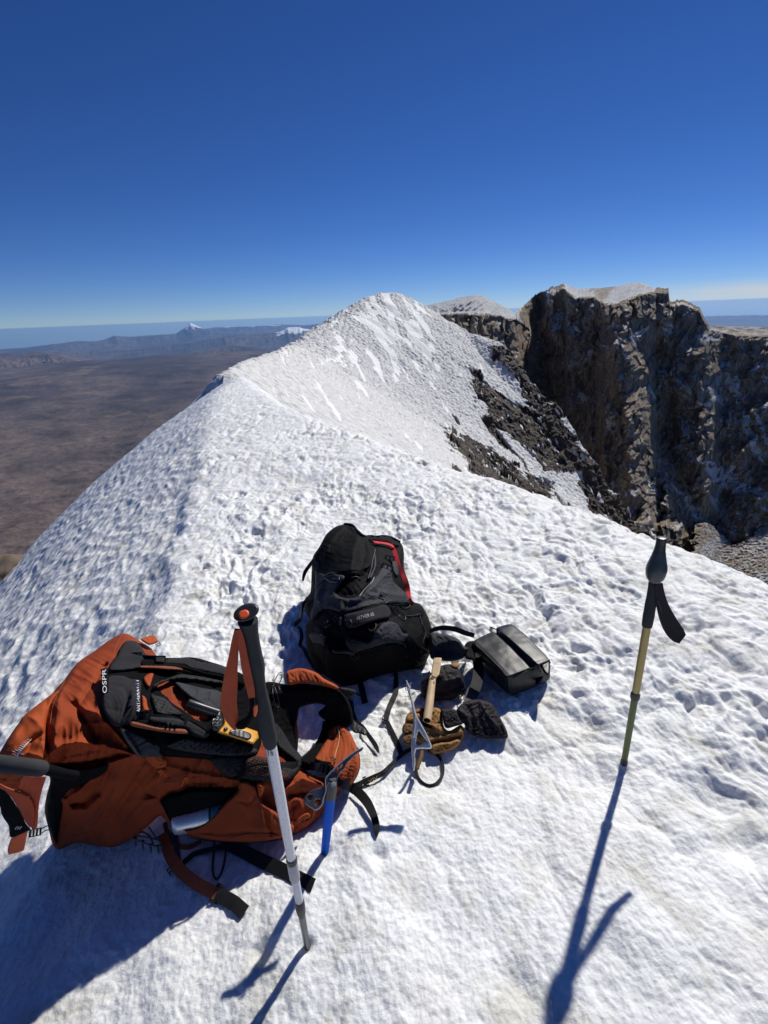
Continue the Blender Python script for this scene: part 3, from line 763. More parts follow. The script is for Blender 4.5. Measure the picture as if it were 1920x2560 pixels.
def buckle(name, px, py, ang, lpx, wpx, surf, parent, mat, lift=.006, bars=3):
    dx, dy = math.cos(ang), math.sin(ang)
    p, u, v, n, s = local_axes(px, py, dx, dy, surf, lift); l, w = lpx*s/2, wpx*s/2; tk = .0028
    it = [(p+v*w, (u, v, n), (l, w*.16, tk)), (p-v*w, (u, v, n), (l, w*.16, tk))]
    for k in range(bars):
        it.append((p+u*l*(-1+.12+(2-.24)*k/(bars-1)), (u, v, n), (l*.12, w, tk*(1.25 if k == 0 else .9))))
    return join_boxes(name, it, mat, parent)
def pole_points(base, top, plist):
    """points of the axis base-top nearest to the view lines of picture points"""
    base, top = np.array(base), np.array(top); d = top-base; out = []
    for x, y in plist:
        r = ray(x, y); r = r/np.linalg.norm(r); w = base-EYE
        a, b, c = d@d, d@r, 1.0; den = a*c-b*b
        s = (b*(r@w)-c*(d@w))/den; out.append(base+d*s)
    return np.array(out)
def top_over(base, px, py, lean=0.):
    r = ray(px, py); h = r[:2]/np.linalg.norm(r[:2]); t = (base[:2]@h)/(r[:2]@h); return EYE+r*(t*(1+lean))
def depth_w(p, wpx): 
    q = (np.asarray(p)-EYE)@CM; return wpx/F*-q[..., 2]
def lathe_px(name, prof_px, base, top, mat, parent, n=20, extra=0):
    P = pole_points(base, top, [(a, b) for a, b, *_ in prof_px]); W = np.array([depth_w(p, w[2]) for p, w in zip(P, prof_px)])/2
    return tube(name, P, W, mat, parent, n)
def creases(poly, n, amp, wid, lmin, lmax, ang, spread, seed):
    """short taut creases scattered over a cloth panel"""
    g = np.random.default_rng(seed); P = np.array(poly); x0, y0 = P.min(0); x1, y1 = P.max(0); out = []
    while len(out) < n:
        x, y = g.uniform(x0, x1), g.uniform(y0, y1)
        if not in_poly(np.array([x]), np.array([y]), poly)[0]: continue
        a = ang+spread*g.normal(); l = g.uniform(lmin, lmax)/2; b = .25*g.normal()
        out.append(([(x-l*math.cos(a), y-l*math.sin(a)), (x+b*l*.4*-math.sin(a), y+b*l*.4*math.cos(a)), (x+l*math.cos(a), y+l*math.sin(a))], amp*g.uniform(.4, 1)*g.choice([1, -1]), wid*g.uniform(.7, 1.3)))
    return out
# picture windows used while measuring
W1 = lambda L: [(x/2.9625, 1540+y/2.9625)+tuple(k/2.9625 for k in r) for x, y, *r in L]
W2 = lambda L: [(480+x/3.1904, 1480+y/3.1904)+tuple(k/3.1904 for k in r) for x, y, *r in L]
W3 = lambda L: [(700+x/3.95, 1280+y/3.95)+tuple(k/3.95 for k in r) for x, y, *r in L]
W4 = lambda L: [(940+x/3.456, 1520+y/3.456)+tuple(k/3.456 for k in r) for x, y, *r in L]
W5 = lambda L: [(300+x/2.765, 1980+y/2.765)+tuple(k/2.765 for k in r) for x, y, *r in L]
W6 = lambda L: [(1400+x/3.19, 1300+y/3.19)+tuple(k/3.19 for k in r) for x, y, *r in L]
W7 = lambda L: [(x/6.9125, 1860+y/6.9125)+tuple(k/6.9125 for k in r) for x, y, *r in L]
W8 = lambda L: [(660+x/5.0267, 1700+y/5.0267)+tuple(k/5.0267 for k in r) for x, y, *r in L]
W10 = lambda L: [(380+x/4.1475, 1820+y/4.1475)+tuple(k/4.1475 for k in r) for x, y, *r in L]
W11 = lambda L: [(240+x/4.1475, 1580+y/4.1475)+tuple(k/4.1475 for k in r) for x, y, *r in L]

V3 = lambda L: [(700+x/3.95, 1280+y/3.95)+tuple(r) for x, y, *r in L]
V4 = lambda L: [(940+x/3.456, 1520+y/3.456)+tuple(r) for x, y, *r in L]
V5 = lambda L: [(300+x/2.765, 1980+y/2.765)+tuple(r) for x, y, *r in L]
V8 = lambda L: [(660+x/5.0267, 1700+y/5.0267)+tuple(r) for x, y, *r in L]
# ------------------------------------------------------------------ object materials
def cloth(name, c0, c1, rough=.75, weave=900, wstr=.25, mottle=9, spec=.25, coat=0):
    m, nt, b = new_mat(name); co = obj_co(nt)
    n = noise_node(nt, mottle, 5, .6, co); c = ramp(nt, n.outputs['Fac'], [(.3, c0), (.7, c1)])
    nt.links.new(c, b.inputs['Base Color']); b.inputs['Roughness'].default_value = rough; b.inputs['Specular IOR Level'].default_value = spec
    w = nt.nodes.new('ShaderNodeTexVoronoi'); w.inputs['Scale'].default_value = weave; nt.links.new(co, w.inputs['Vector'])
    p = bump(nt, w.outputs['Distance'], wstr, .0006, b)
    f = noise_node(nt, 45, 4, .6, co); bump(nt, f.outputs['Fac'], .15, .003, b, p)
    if coat: b.inputs['Coat Weight'].default_value = coat; b.inputs['Coat Roughness'].default_value = .3
    return m
def plain(name, c, rough=.5, metal=0., spec=.4, bumpy=0., bs=200):
    m, nt, b = new_mat(name); co = obj_co(nt)
    n = noise_node(nt, 30, 4, .6, co)
    cc = ramp(nt, n.outputs['Fac'], [(.3, tuple(k*.88 for k in c)), (.7, tuple(min(k*1.1, 1) for k in c))])
    nt.links.new(cc, b.inputs['Base Color']); b.inputs['Roughness'].default_value = rough; b.inputs['Metallic'].default_value = metal; b.inputs['Specular IOR Level'].default_value = spec
    f = noise_node(nt, bs, 3, .6, co); bump(nt, f.outputs['Fac'], bumpy or .08, .001, b)
    return m
ORANGE = cloth('orange_nylon', (.205, .036, .012), (.32, .058, .017), .74, 1100, .3, 6, .14)
ORANGE2 = cloth('orange_pocket_nylon', (.32, .060, .016), (.41, .080, .020), .72, 1100, .3, 10, .16)
RUST = cloth('rust_piping', (.20, .06, .03), (.26, .08, .04), .7)
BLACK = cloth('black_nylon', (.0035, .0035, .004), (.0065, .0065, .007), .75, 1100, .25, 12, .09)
BLACKSOFT = cloth('black_padding', (.0045, .0045, .005), (.008, .008, .009), .9, 700, .4, 15, .06)
CHAR = cloth('charcoal_fabric', (.022, .0215, .024), (.036, .035, .038), .85, 900, .35, 12, .1)
GREYF = cloth('slate_nylon', (.022, .023, .029), (.044, .045, .054), .7, 1000, .25, 14, .18)
WEB = cloth('black_webbing', (.009, .009, .010), (.018, .0175, .019), .7, 1500, .5, 40, .25)
WEBG = cloth('grey_webbing', (.07, .065, .075), (.11, .10, .115), .8, 1500, .5, 40, .2)
WEBO = cloth('orange_webbing', (.40, .085, .03), (.50, .115, .045), .75, 1500, .5, 40, .25)
MAROON = cloth('rust_red_webbing', (.33, .055, .022), (.42, .075, .030), .7, 1500, .45, 40, .25)
CORAL = cloth('coral_tag', (.72, .13, .05), (.82, .17, .07), .8, 900, .4, 40, .2)
RED = cloth('red_webbing', (.50, .010, .018), (.62, .018, .028), .65, 1500, .4, 40, .3)
PLASTIC = plain('black_plastic', (.018, .018, .019), .38, 0, .5)
FOAM = plain('grip_foam', (.040, .041, .043), .88, 0, .2, .6, 500)
RUBBER = plain('black_rubber', (.018, .020, .024), .33, 0, .45)
YELLOW = plain('yellow_plastic', (.72, .33, .018), .42, 0, .45)
WHITE = plain('white_print', (.75, .75, .75), .6)
GREYPRINT = plain('grey_print', (.38, .38, .38), .6)
SILVER = plain('cast_alloy', (.60, .60, .60), .40, .55, .5, .35, 260)
STEEL = plain('dark_steel', (.17, .17, .18), .34, .85, .5, .2, 150)
BLUE = plain('blue_anodised', (.010, .10, .55), .55, .35, .08, .1, 150)
TEAL = plain('teal_sleeve', (.02, .17, .21), .45, 0, .4)
BRUSHED = plain('brushed_steel', (.66, .66, .66), .34, .7, .5, .1, 300)
BAMBOO = plain('tan_cane', (.58, .42, .25), .6, 0, .3, .35, 90)
RAFFIA = plain('raffia', (.50, .37, .20), .8, 0, .2)
TAN = cloth('tan_leather', (.26, .125, .035), (.36, .18, .055), .7, 350, .4, 14, .3)
TAND = cloth('dark_tan_leather', (.10, .055, .02), (.17, .09, .03), .75, 350, .4, 14, .3)
GAUNT = cloth('dark_plum_nylon', (.017, .0135, .016), (.028, .022, .025), .7, 900, .3, 14, .2)
OLIVE = plain('olive_gold_paint', (.38, .29, .11), .38, .35, .5, .1, 120)
GREEN = plain('moss_green_paint', (.10, .12, .045), .4, .35, .5, .1, 120)
PAINT = None
m, nt, b = new_mat('speckled_white_shaft'); co = obj_co(nt)
v_ = nt.nodes.new('ShaderNodeTexVoronoi'); v_.inputs['Scale'].default_value = 330; nt.links.new(co, v_.inputs['Vector'])
nn = noise_node(nt, 16, 3, .6, co)
c = ramp(nt, v_.outputs['Distance'], [(.16, (.23, .23, .25)), (.30, (.66, .66, .70))])
nt.links.new(mix(nt, ramp(nt, nn.outputs['Fac'], [(.42, (0,0,0)), (.56, (1,1,1))]), (.66, .66, .70), c), b.inputs['Base Color']); b.inputs['Roughness'].default_value = .35; b.inputs['Metallic'].default_value = .2
SHAFT = m
m, nt, b = new_mat('black_leather'); co = obj_co(nt)
v_ = nt.nodes.new('ShaderNodeTexVoronoi'); v_.inputs['Scale'].default_value = 420; nt.links.new(co, v_.inputs['Vector'])
nn = noise_node(nt, 11, 5, .6, co)
nt.links.new(ramp(nt, nn.outputs['Fac'], [(.3, (.006, .006, .007)), (.7, (.011, .011, .012))]), b.inputs['Base Color'])
nt.links.new(ramp(nt, nn.outputs['Fac'], [(.3, (.38, .38, .38)), (.7, (.46, .46, .46))]), b.inputs['Roughness']); b.inputs['Specular IOR Level'].default_value = .42
p_ = bump(nt, v_.outputs['Distance'], .35, .0008, b); bump(nt, nn.outputs['Fac'], .12, .006, b, p_)
LEATHER = m
def mesh_cloth(name, dark, light, scale, thr):
    m, nt, b = new_mat(name); co = obj_co(nt)
    v = nt.nodes.new('ShaderNodeTexVoronoi'); v.inputs['Scale'].default_value = scale; v.inputs['Randomness'].default_value = .25; nt.links.new(co, v.inputs['Vector'])
    c = ramp(nt, v.outputs['Distance'], [(thr-.08, light), (thr+.06, dark)])
    nt.links.new(c, b.inputs['Base Color']); b.inputs['Roughness'].default_value = .75; b.inputs['Specular IOR Level'].default_value = .25
    bump(nt, v.outputs['Distance'], .9, .004, b); return m
HEX = mesh_cloth('hex_foam_mesh', (.026, .026, .029), (.004, .004, .005), 95, .36)
NETO = mesh_cloth('black_net_over_orange', (.012, .011, .011), (.42, .10, .025), 190, .28)
NETB = mesh_cloth('black_net', (.020, .020, .022), (.004, .004, .005), 210, .32)
# ================================================================== ORANGE BACKPACK
HP = Field([(x, y, h*(1+1.8*h)) for x, y, h in [(430,2128,.02),(300,2118,.02),(150,2120,.03),(600,2108,.02),(720,2100,.02),(820,2045,.02),(860,1985,.04),
            (304,1584,.30),(236,1628,.31),(162,1699,.32),(60,1790,.33),(10,1880,.32),(390,1600,.27),(120,1990,.22),(60,1960,.26),
            (250,1780,.31),(200,1900,.27),(330,1980,.17),(250,2040,.12),(180,2060,.09),(420,1700,.29),(420,1830,.27),(560,1700,.25),(560,1830,.22),(620,1720,.23),
            (430,1960,.18),(560,2000,.12),(700,1980,.12),(720,1850,.13),(650,1900,.18),(800,1740,.17),(880,1740,.16),(930,1780,.12),(860,1840,.08),(900,1870,.10),(840,1920,.10),(760,1960,.11),(930,1960,.04)]])
pack = thing('hiking_backpack', 'rust orange hiking backpack lying on its side with black harness facing up', 'backpack', ground(np.array(430.), np.array(2050.)))
body_out = W1([(900,130),(965,142),(1020,175),(1120,240),(1200,330),(1460,420),(1659,520)])+W2([(420,700),(640,760),(800,900),(850,1150),(860,1400)])+W8([(960,1300),(880,1480),(740,1680)])+W5([(1380,190),(1200,318),(1100,345),(900,352),(700,350),(580,335),(470,305),(350,225),(300,180)])+W1([(1180,1480),(1090,1560),(980,1645),(900,1690),(820,1715),(700,1700),(580,1680),(500,1705),(430,1730),(390,1690),(365,1600),(330,1445),(345,1330),(372,1215),(345,1110),(330,1000),(335,800),(350,640),(430,520),(480,470),(570,350),(700,260),(800,185)])
L1 = lambda *p: W1(list(p))
folds = [([(162.7, 1680.8), (120.6, 1753.2), (111.5, 1813.4), (114.5, 1891.8)], -0.0400, 10), ([(265.2, 1662.7), (235.1, 1711.0), (211.0, 1741.1), (195.9, 1765.2)], -0.0300, 9), ([(180.8, 1674.8), (147.7, 1741.1), (139.8, 1801.4), (135.6, 1861.7)], 0.0220, 10), ([(198.9, 1765.2), (241.1, 1783.3), (283.3, 1825.5), (313.4, 1861.7)], 0.0260, 7), ([(180.8, 1759.2), (220.0, 1813.4), (241.1, 1855.6)], -0.0300, 9), ([(114.5, 1891.8), (150.7, 1862.9), (198.9, 1855.6), (259.2, 1862.9), (331.5, 1885.8)], 0.0360, 8), ([(120.6, 1917.1), (198.9, 1911.1), (259.2, 1900.8), (325.5, 1887.0)], -0.0450, 7), ([(162.7, 2000.3), (198.9, 1976.2), (241.1, 1934.0), (271.2, 1909.9), (337.6, 1885.8)], 0.0400, 8), ([(150.7, 1934.0), (204.9, 1946.1), (259.2, 1918.9)], -0.0700, 14), ([(174.8, 2012.4), (211.0, 2007.5), (244.1, 1982.2)], -0.0400, 7), ([(164.0, 2001.5), (180.8, 2023.2), (217.0, 2025.6), (247.1, 1995.5)], 0.0220, 6), ([(198.9, 2096.7), (241.1, 2060.6), (283.3, 2012.4), (290.5, 1952.1)], 0.0180, 8), ([(337.6, 1885.8), (385.8, 1891.8), (415.9, 1909.9)], 0.0200, 7), ([(289.3, 1964.1), (283.3, 2024.4), (319.5, 2096.7)], -0.0160, 9), ([(150.7, 2018.4), (144.7, 2054.6), (144.7, 2108.8)], -0.0250, 9), ([(253.2, 1771.2), (217.0, 1789.3), (180.8, 1837.6)], 0.0100, 14), ([(337.6, 1934.0), (361.7, 1982.2), (409.9, 2000.3)], -0.0120, 6), ([(361.7, 1909.9), (385.8, 1946.1), (397.8, 1982.2)], 0.0120, 8), ([(421.9, 1982.2), (482.2, 1958.1), (542.5, 1958.1)], -0.0160, 6), ([(415.9, 1915.9), (482.2, 1934.0), (578.7, 1949.1), (657.0, 1964.1)], 0.0140, 7), ([(711.3, 1976.2), (753.5, 1946.1), (801.7, 1964.1)], 0.0200, 6), ([(723.3, 1988.2), (777.6, 1982.2), (801.7, 2000.3)], -0.0240, 6), ([(753.5, 2030.4), (747.4, 2078.7), (711.3, 2102.8)], -0.0140, 7), ([(253.2, 1873.7), (180.8, 1885.8), (144.7, 1897.8)], -0.0080, 5), ([(72.3, 1789.3), (36.2, 1843.6), (12.1, 1885.8)], 0.0120, 14), (W10([(130,720),(300,690),(400,640),(600,650),(870,645)]), -.030, 7), (W10([(1130,760),(1300,880),(1400,1000)]), -.014, 8), (W10([(1090,660),(1150,850),(1170,1020)]), .014, 5), (W10([(700,1180),(1000,1080),(1330,1130)]), -.010, 7), (W10([(1480,820),(1450,1000),(1440,1140)]), -.012, 6)]
S_body = puff('pack_body', body_out, HP, ORANGE, pack, 0, .05, 16, .16, 70, folds+creases(body_out, 46, .010, 4.5, 30, 110, -.6, .7, 3), .0055, 62, 3.4, 3, seed=3.1)
lid_out = W1([(640,330),(570,400),(480,500),(380,580),(190,725),(140,790),(90,860),(50,920),(0,1005),(-60,1080),(-80,1200),(-20,1300),(60,1335),(130,1310),(200,1235),(300,1130),(350,1110),(372,1040),(348,940),(344,860),(352,760),(390,640),(500,500)])
lf = [(L1((350,620),(340,750),(350,850)), -.02, 10), (L1((190,725),(280,780),(335,860)), .014, 14), (L1((340,860),(240,920),(205,1000)), -.018, 9), (L1((200,700),(330,690)), .010, 10), (L1((210,1010),(330,1060)), .012, 6), (L1((60,1060),(150,930),(240,850)), .008, 18), (L1((20,1150),(160,1200)), -.008, 10)]
S_lid = puff('top_lid', lid_out, HP, ORANGE2, pack, .012, .05, 13, .07, 30, lf+creases(lid_out, 16, .008, 4.5, 25, 80, -.8, .6, 4), .004, 55, 3.6, 3, seed=8.4)
flap_out = W10([(250,1030),(330,1046),(400,1040),(480,1012),(560,965),(650,890),(750,775),(880,655),(905,560),(960,545),(1060,590),(1090,650),(1130,760),(1260,850),(1400,980),(1470,1010),(1450,1100),(1330,1140),(1100,1180),(820,1180),(620,1160),(380,1100)])
S_pocket = puff('side_pocket', flap_out, HP, ORANGE, pack, .046, .026, 8, .05, 20, [(W10([(1090,640),(1150,850),(1170,1030)]), .016, 5), (W10([(1120,780),(1200,950),(1240,1100)]), -.014, 5), (W10([(420,1080),(700,1100),(1000,1080),(1300,1090)]), -.006, 4), (W10([(900,760),(1000,780),(1060,700)]), -.006, 5)], .0025, 60, 3.8, 3, seed=1.7)
puff('fold_shade_patch', W1([(345,1112),(400,1118),(480,1112),(640,1118),(800,1082),(815,1120),(740,1195),(640,1245),(590,1262),(500,1322),(478,1380),(455,1500),(435,1600),(422,1690),(385,1640),(345,1520),(336,1440),(350,1320),(374,1215),(350,1160)]), HP, BLACK, S_body, .012, .05, 9, .02, 10, [(W1([(380,1300),(400,1450),(410,1600)]), .01, 6)], .004, 30, 3.4, seed=5)  # black patch over the orange cloth, painting shade of the cavity and left face
S0 = Surf([S_body, S_lid, S_pocket])
hol = puff('pocket_opening_shade', W10([(100,770),(160,715),(330,660),(420,640),(640,640),(880,645),(820,700),(750,780),(650,890),(560,970),(480,1015),(400,1040),(330,1044),(240,1010),(190,960),(130,840)]), HP, BLACKSOFT, S_pocket, .014, .014, 8, .03, 14, (), .003, 30, 5)  # black sheet painting the darkness inside the pocket
strap('pocket_rim', W10([(95,765),(130,840),(190,958),(250,1010),(330,1046),(410,1040),(490,1010),(570,960),(650,890),(750,778),(850,680),(885,648)]), Surf([S_body, S_pocket]), BLACK, S_pocket, 3.2, .004, .004, rounded=True)
# small tabs of cloth
for nm, L in (('cloth_tab', W10([(905,560),(1000,560),(1065,620),(1080,700),(1060,760),(1000,780),(920,772),(898,680)])), ('cloth_tab', W1([(1070,1035),(1150,1030),(1215,1050),(1238,1085),(1215,1120),(1160,1130),(1110,1090)])), ('cloth_tab', W10([(1075,580),(1110,570),(1165,610),(1150,680),(1105,720),(1090,650)])),
              ('cloth_tab', W1([(1040,170),(1100,150),(1140,140),(1165,175),(1165,195),(1110,215),(1075,200)]))):
    puff(nm, L, HP, ORANGE2, pack, .042, .012, 5, .02, 8, (), .003, 18, 3)
puff('cloth_tab', W10([(1215,860),(1255,870),(1265,930),(1300,990),(1270,1000),(1225,950)]), HP, ORANGE2, pack, .05, .006, 3, .01, 5, (), 0, 18, 2.5)
for L in (W1([(1160,1150),(1195,1130),(1240,1180),(1225,1195),(1205,1170),(1170,1235),(1158,1225),(1185,1175)]), W10([(290,590),(320,520),(370,490),(380,540),(340,560),(310,610)]), W10([(1500,960),(1560,900),(1620,880),(1640,920),(1590,950),(1570,1010),(1555,1000),(1570,950),(1520,980)])):
    puff('webbing_keeper', L, HP, ORANGE2, pack, .040, .006, 2.5, .008, 4, (), 0, 18, 2)
puff('care_label', W10([(1090,820),(1140,850),(1130,890),(1072,855)]), HP, WEBG, pack, .044, .002, 2, .003, 3, (), 0, 18, 2.5, 0)
SE = Surf([S_body, S_lid, S_pocket])
for L in ([(900,135),(830,300),(770,450),(745,600)], [(480,480),(400,640),(370,800)], [(930,1080),(860,1200),(830,1340),(700,1480),(560,1610)], [(1000,1035),(1130,1080),(1230,1150)], [(475,1390),(450,1560),(428,1690)]):
    strap('seam', W1(L), SE, RUST, S_body, 2.0, .0015, .001, sm=1, rounded=True)
for L in ([(700,1180),(900,1120),(1100,1095),(1330,1120)], [(1480,830),(1455,960),(1440,1090)], [(130,560),(330,545),(600,475)], [(1100,700),(1140,850),(1165,1010)]):
    strap('seam', W10(L), SE, RUST, S_body, 2.0, .0015, .001, sm=1, rounded=True)
# harness ------------------------------------------------
cav = puff('back_panel', W11([(130,420),(450,390),(700,385),(900,400),(1200,460),(1480,520),(1620,600),(1700,900),(1680,1250),(1300,1330),(1000,1310),(720,1290),(560,1240),(420,1120),(250,990),(110,900),(60,760),(70,520)])+[], HP, BLACKSOFT, pack, .034, .03, 12, .03, 16, [(W11([(700,560),(900,720),(1100,860)]), -.06, 26), (W11([(700,1050),(1000,1120),(1400,1150)]), -.02, 9)], .004, 40, 4.5, seed=2.2)
lum = puff('lumbar_panel', W10([(620,290),(1000,290),(1230,330),(1450,420),(1480,350),(1300,200),(1230,0),(1300,-60),(1480,200),(1560,330),(1500,470),(1430,530),(1300,560),(1100,560),(900,530),(780,500),(650,400)]), HP, NETB, pack, .038, .03, 9, .03, 12, (), .003, 30, 4, seed=4)
puff('lumbar_window', W10([(1000,300),(1180,310),(1320,410),(1430,470),(1400,540),(1210,525),(1080,500),(860,490),(930,420)]), HP, NETO, lum, .043, .012, 6, .02, 8, (), .002, 30, 4, seed=5)
strap('lumbar_rib', W10([(850,520),(930,500),(980,420),(1040,390),(1130,375),(1230,380)]), Surf([S_body, cav, lum]), BLACK, lum, 7, .006, .014, rounded=True)
puff('hex_foam', W11([(565,650),(620,660),(720,690),(800,770),(900,850),(860,870),(740,870),(640,860),(600,790)]), HP, HEX, pack, .044, .016, 6, .02, 8, (), .002, 30, 4)
puff('hex_foam', W11([(720,1170),(850,1110),(930,1095),(1130,1130),(1400,1160),(1659,1210),(1640,1270),(1400,1290),(1200,1270),(1000,1250),(820,1220)]), HP, HEX, pack, .050, .018, 6, .02, 8, (), .002, 30, 4)
puff('frame_sleeve', W11([(815,525),(900,530),(1100,580),(1310,630),(1295,820),(1210,800),(1130,765),(1000,700),(900,620)]), HP, GREYF, pack, .046, .014, 5, .02, 8, [(W11([(1040,600),(1020,680)]), -.008, 2.5), (W11([(1170,630),(1140,740)]), -.008, 2.5)], .002, 30, 3.5)
puff('orange_liner', W11([(490,480),(540,435),(595,430),(585,480),(555,570),(520,550)]), HP, ORANGE2, pack, .046, .010, 4, .02, 6, (), .002, 20, 3)
puff('orange_liner', W11([(475,660),(520,690),(535,770),(558,830),(500,830),(475,780)]), HP, ORANGE2, pack, .046, .010, 4, .02, 6, (), .002, 20, 3)
# yoke
yoke = puff('yoke_panel', W11([(120,460),(200,445),(290,450),(360,480),(430,488),(470,510),(472,600),(468,720),(475,810),(430,850),(430,915),(370,955),(240,985),(180,965),(100,870),(64,760),(66,560)]), HP, CHAR, pack, .048, .024, 8, .03, 10, [(W11([(100,800),(250,810)]), -.004, 3)], .003, 34, 3.6, seed=6)
puff('yoke_panel', W11([(150,330),(210,250),(240,180),(290,110),(345,88),(420,100),(470,150),(510,225),(560,260),(540,330),(400,395),(140,412)]), HP, CHAR, pack, .045, .03, 8, .03, 12, [(W11([(250,180),(350,150),(420,110)]), .008, 4)], .003, 30, 3.6, seed=7)
tab = puff('name_tab', W11([(48,385),(85,376),(122,378),(132,480),(130,622),(70,640),(56,500)]), HP, BLACK, pack, .060, .006, 3, .01, 5, (), 0, 20, 3, 0)
# shoulder straps
ss1 = puff('shoulder_strap', W11([(480,275),(720,268),(860,266),(960,260),(1060,272),(1150,298),(1290,340),(1380,375),(1500,425),(1560,480),(1540,560),(1440,540),(1330,500),(1200,470),(1080,440),(970,408),(890,388),(700,375),(480,370)]), HP, BLACKSOFT, pack, .060, .030, 8, .03, 12, [(W11([(1130,320),(1140,420)]), -.006, 3)], .002, 34, 3.8, seed=9)
puff('strap_facing', W11([(720,285),(870,268),(960,268),(1120,305),(1290,345),(1420,400),(1400,470),(1250,440),(1100,410),(985,385),(900,345),(720,335)]), HP, CHAR, ss1, .064, .014, 6, .02, 8, (), .002, 34, 3.8)
puff('strap_mesh', W11([(600,545),(700,500),(790,465),(860,440),(1000,450),(1200,478),(1330,510),(1330,540),(1200,530),(1050,505),(880,490),(760,505),(660,545),(590,590)]), HP, HEX, ss1, .054, .018, 5, .02, 8, (), .001, 34, 3.2)
puff('rust_piping', W11([(458,350),(600,348),(800,356),(915,392),(800,394),(600,380),(460,374)]), HP, RUST, ss1, .066, .008, 3.5, .01, 5, (), .001, 30, 2.8)
ss2 = puff('shoulder_strap', W11([(420,920),(520,905),(760,930),(940,920),(1000,925),(1100,980),(1190,1050),(1150,1060),(1130,1115),(1010,1090),(930,1060),(780,1050),(640,1020),(420,990),(360,960)]), HP, BLACKSOFT, pack, .060, .026, 7, .03, 10, (), .002, 34, 3.6, seed=10)
puff('strap_facing', W11([(560,880),(660,885),(770,890),(860,905),(960,920),(1060,970),(1180,1045),(1120,1100),(1010,1060),(940,1000),(840,985),(700,955),(560,930)]), HP, CHAR, ss2, .066, .014, 5, .02, 8, [(W11([(1000,930),(960,1010)]), .004, 3)], .002, 34, 3.4)
puff('rust_piping', W11([(358,925),(480,950),(620,985),(780,1000),(925,1008),(945,1055),(800,1050),(640,1028),(480,1000),(362,972)]), HP, RUST, ss2, .068, .008, 3.5, .01, 5, (), .001, 30, 2.8)
S1 = Surf([S_body, S_lid, S_pocket, cav, lum, yoke, ss1, ss2])
strap('adjuster_webbing', W11([(230,262),(340,262),(480,275),(620,280),(720,282)]), S1, WEB, pack, 17, .0025, .010)
strap('adjuster_webbing', W11([(430,885),(540,880),(640,895),(760,905),(880,930),(940,945)]), S1, WEB, pack, 18, .0025, .010)
puff('webbing_loop', W11([(615,250),(712,246),(710,318),(612,312)]), HP, WEB, pack, .080, .006, 3, .008, 5, (), 0, 20, 3, 0)
for x in (755, 800, 850):
    strap('webbing_loop', W11([(x,888),(x-8,965)]), S1, WEB, pack, 4.0, .003, .016)
buckle('ladder_buckle', *W11([(412,268)])[0], rad(-3), 31, 23, S1, pack, PLASTIC, .016)
buckle('ladder_buckle', *W11([(502,868)])[0], rad(2), 33, 24, S1, pack, PLASTIC, .016)
buckle('toggle_clip', *W1([(1168,205)])[0], rad(60), 12, 9, HP, pack, PLASTIC, .05)
gf = puff('compression_flap', W11([(238,985),(290,1000),(400,1040),(520,1095),(600,1130),(665,1190),(660,1235),(695,1300),(600,1300),(450,1285),(380,1200),(310,1110)]), HP, GREYF, pack, .050, .012, 5, .02, 8, [(W11([(300,1040),(380,1130),(440,1260)]), -.008, 4)], .003, 30, 3.4)
puff('compression_flap', W11([(240,980),(275,1000),(350,1110),(430,1230),(470,1290),(430,1290),(350,1180),(290,1090)]), HP, WEBG, pack, .062, .008, 3.5, .01, 5, (), 0, 30, 3)
join_boxes('flap_slot', [(lambda q: (q[0], (q[1], q[2], q[3]), (.016, .006, .002)))(local_axes(*W11([(575,1130)])[0], 1, .62, Surf([S_body, cav, gf]), .004))], BLACK, gf)
lettering('printed_name', 'OSPR', W11([(112,632)])[0], W11([(103,384)])[0], 10.5, Surf([tab]), WHITE, tab, .004)
lettering('printed_words', 'ANTI-GRAVITY', W11([(460,832)])[0], W11([(440,486)])[0], 9.0, Surf([yoke]), WHITE, yoke, .004, bold=.03)
# lid emblem: a feathered wing drawn as fine strokes
sp_ = spline(W7([(285,240),(320,160),(380,95),(440,20),(490,-30),(550,-90)]), 6)
bm_items = []
SL = Surf([S_lid])
P_ = SL.pt(sp_[:, 0], sp_[:, 1], .003)
emb = ribbon('wing_emblem', P_, np.linspace(.0030, .0012, len(P_)), .0008, WHITE, S_lid)
for k, (x, y, l) in enumerate([(300,205,95),(310,165,110),(335,130,80),(360,110,60),(385,85,70),(410,55,75),(440,25,75),(465,-5,70),(490,-32,62),(515,-60,50)]):
    q = np.array(W7([(x, y), (x-l*.55, y-l*.38+l*.1), (x-l*.95, y-l*.42)])); s_ = spline(q, 4)
    ribbon('wing_emblem', SL.pt(s_[:, 0], s_[:, 1], .003), np.linspace(.0022, .0008, len(s_)), .0008, WHITE, S_lid)
lettering('emblem_letters', 'IBA', W7([(340,170)])[0], W7([(412,195)])[0], 5, SL, WHITE, S_lid, .003)
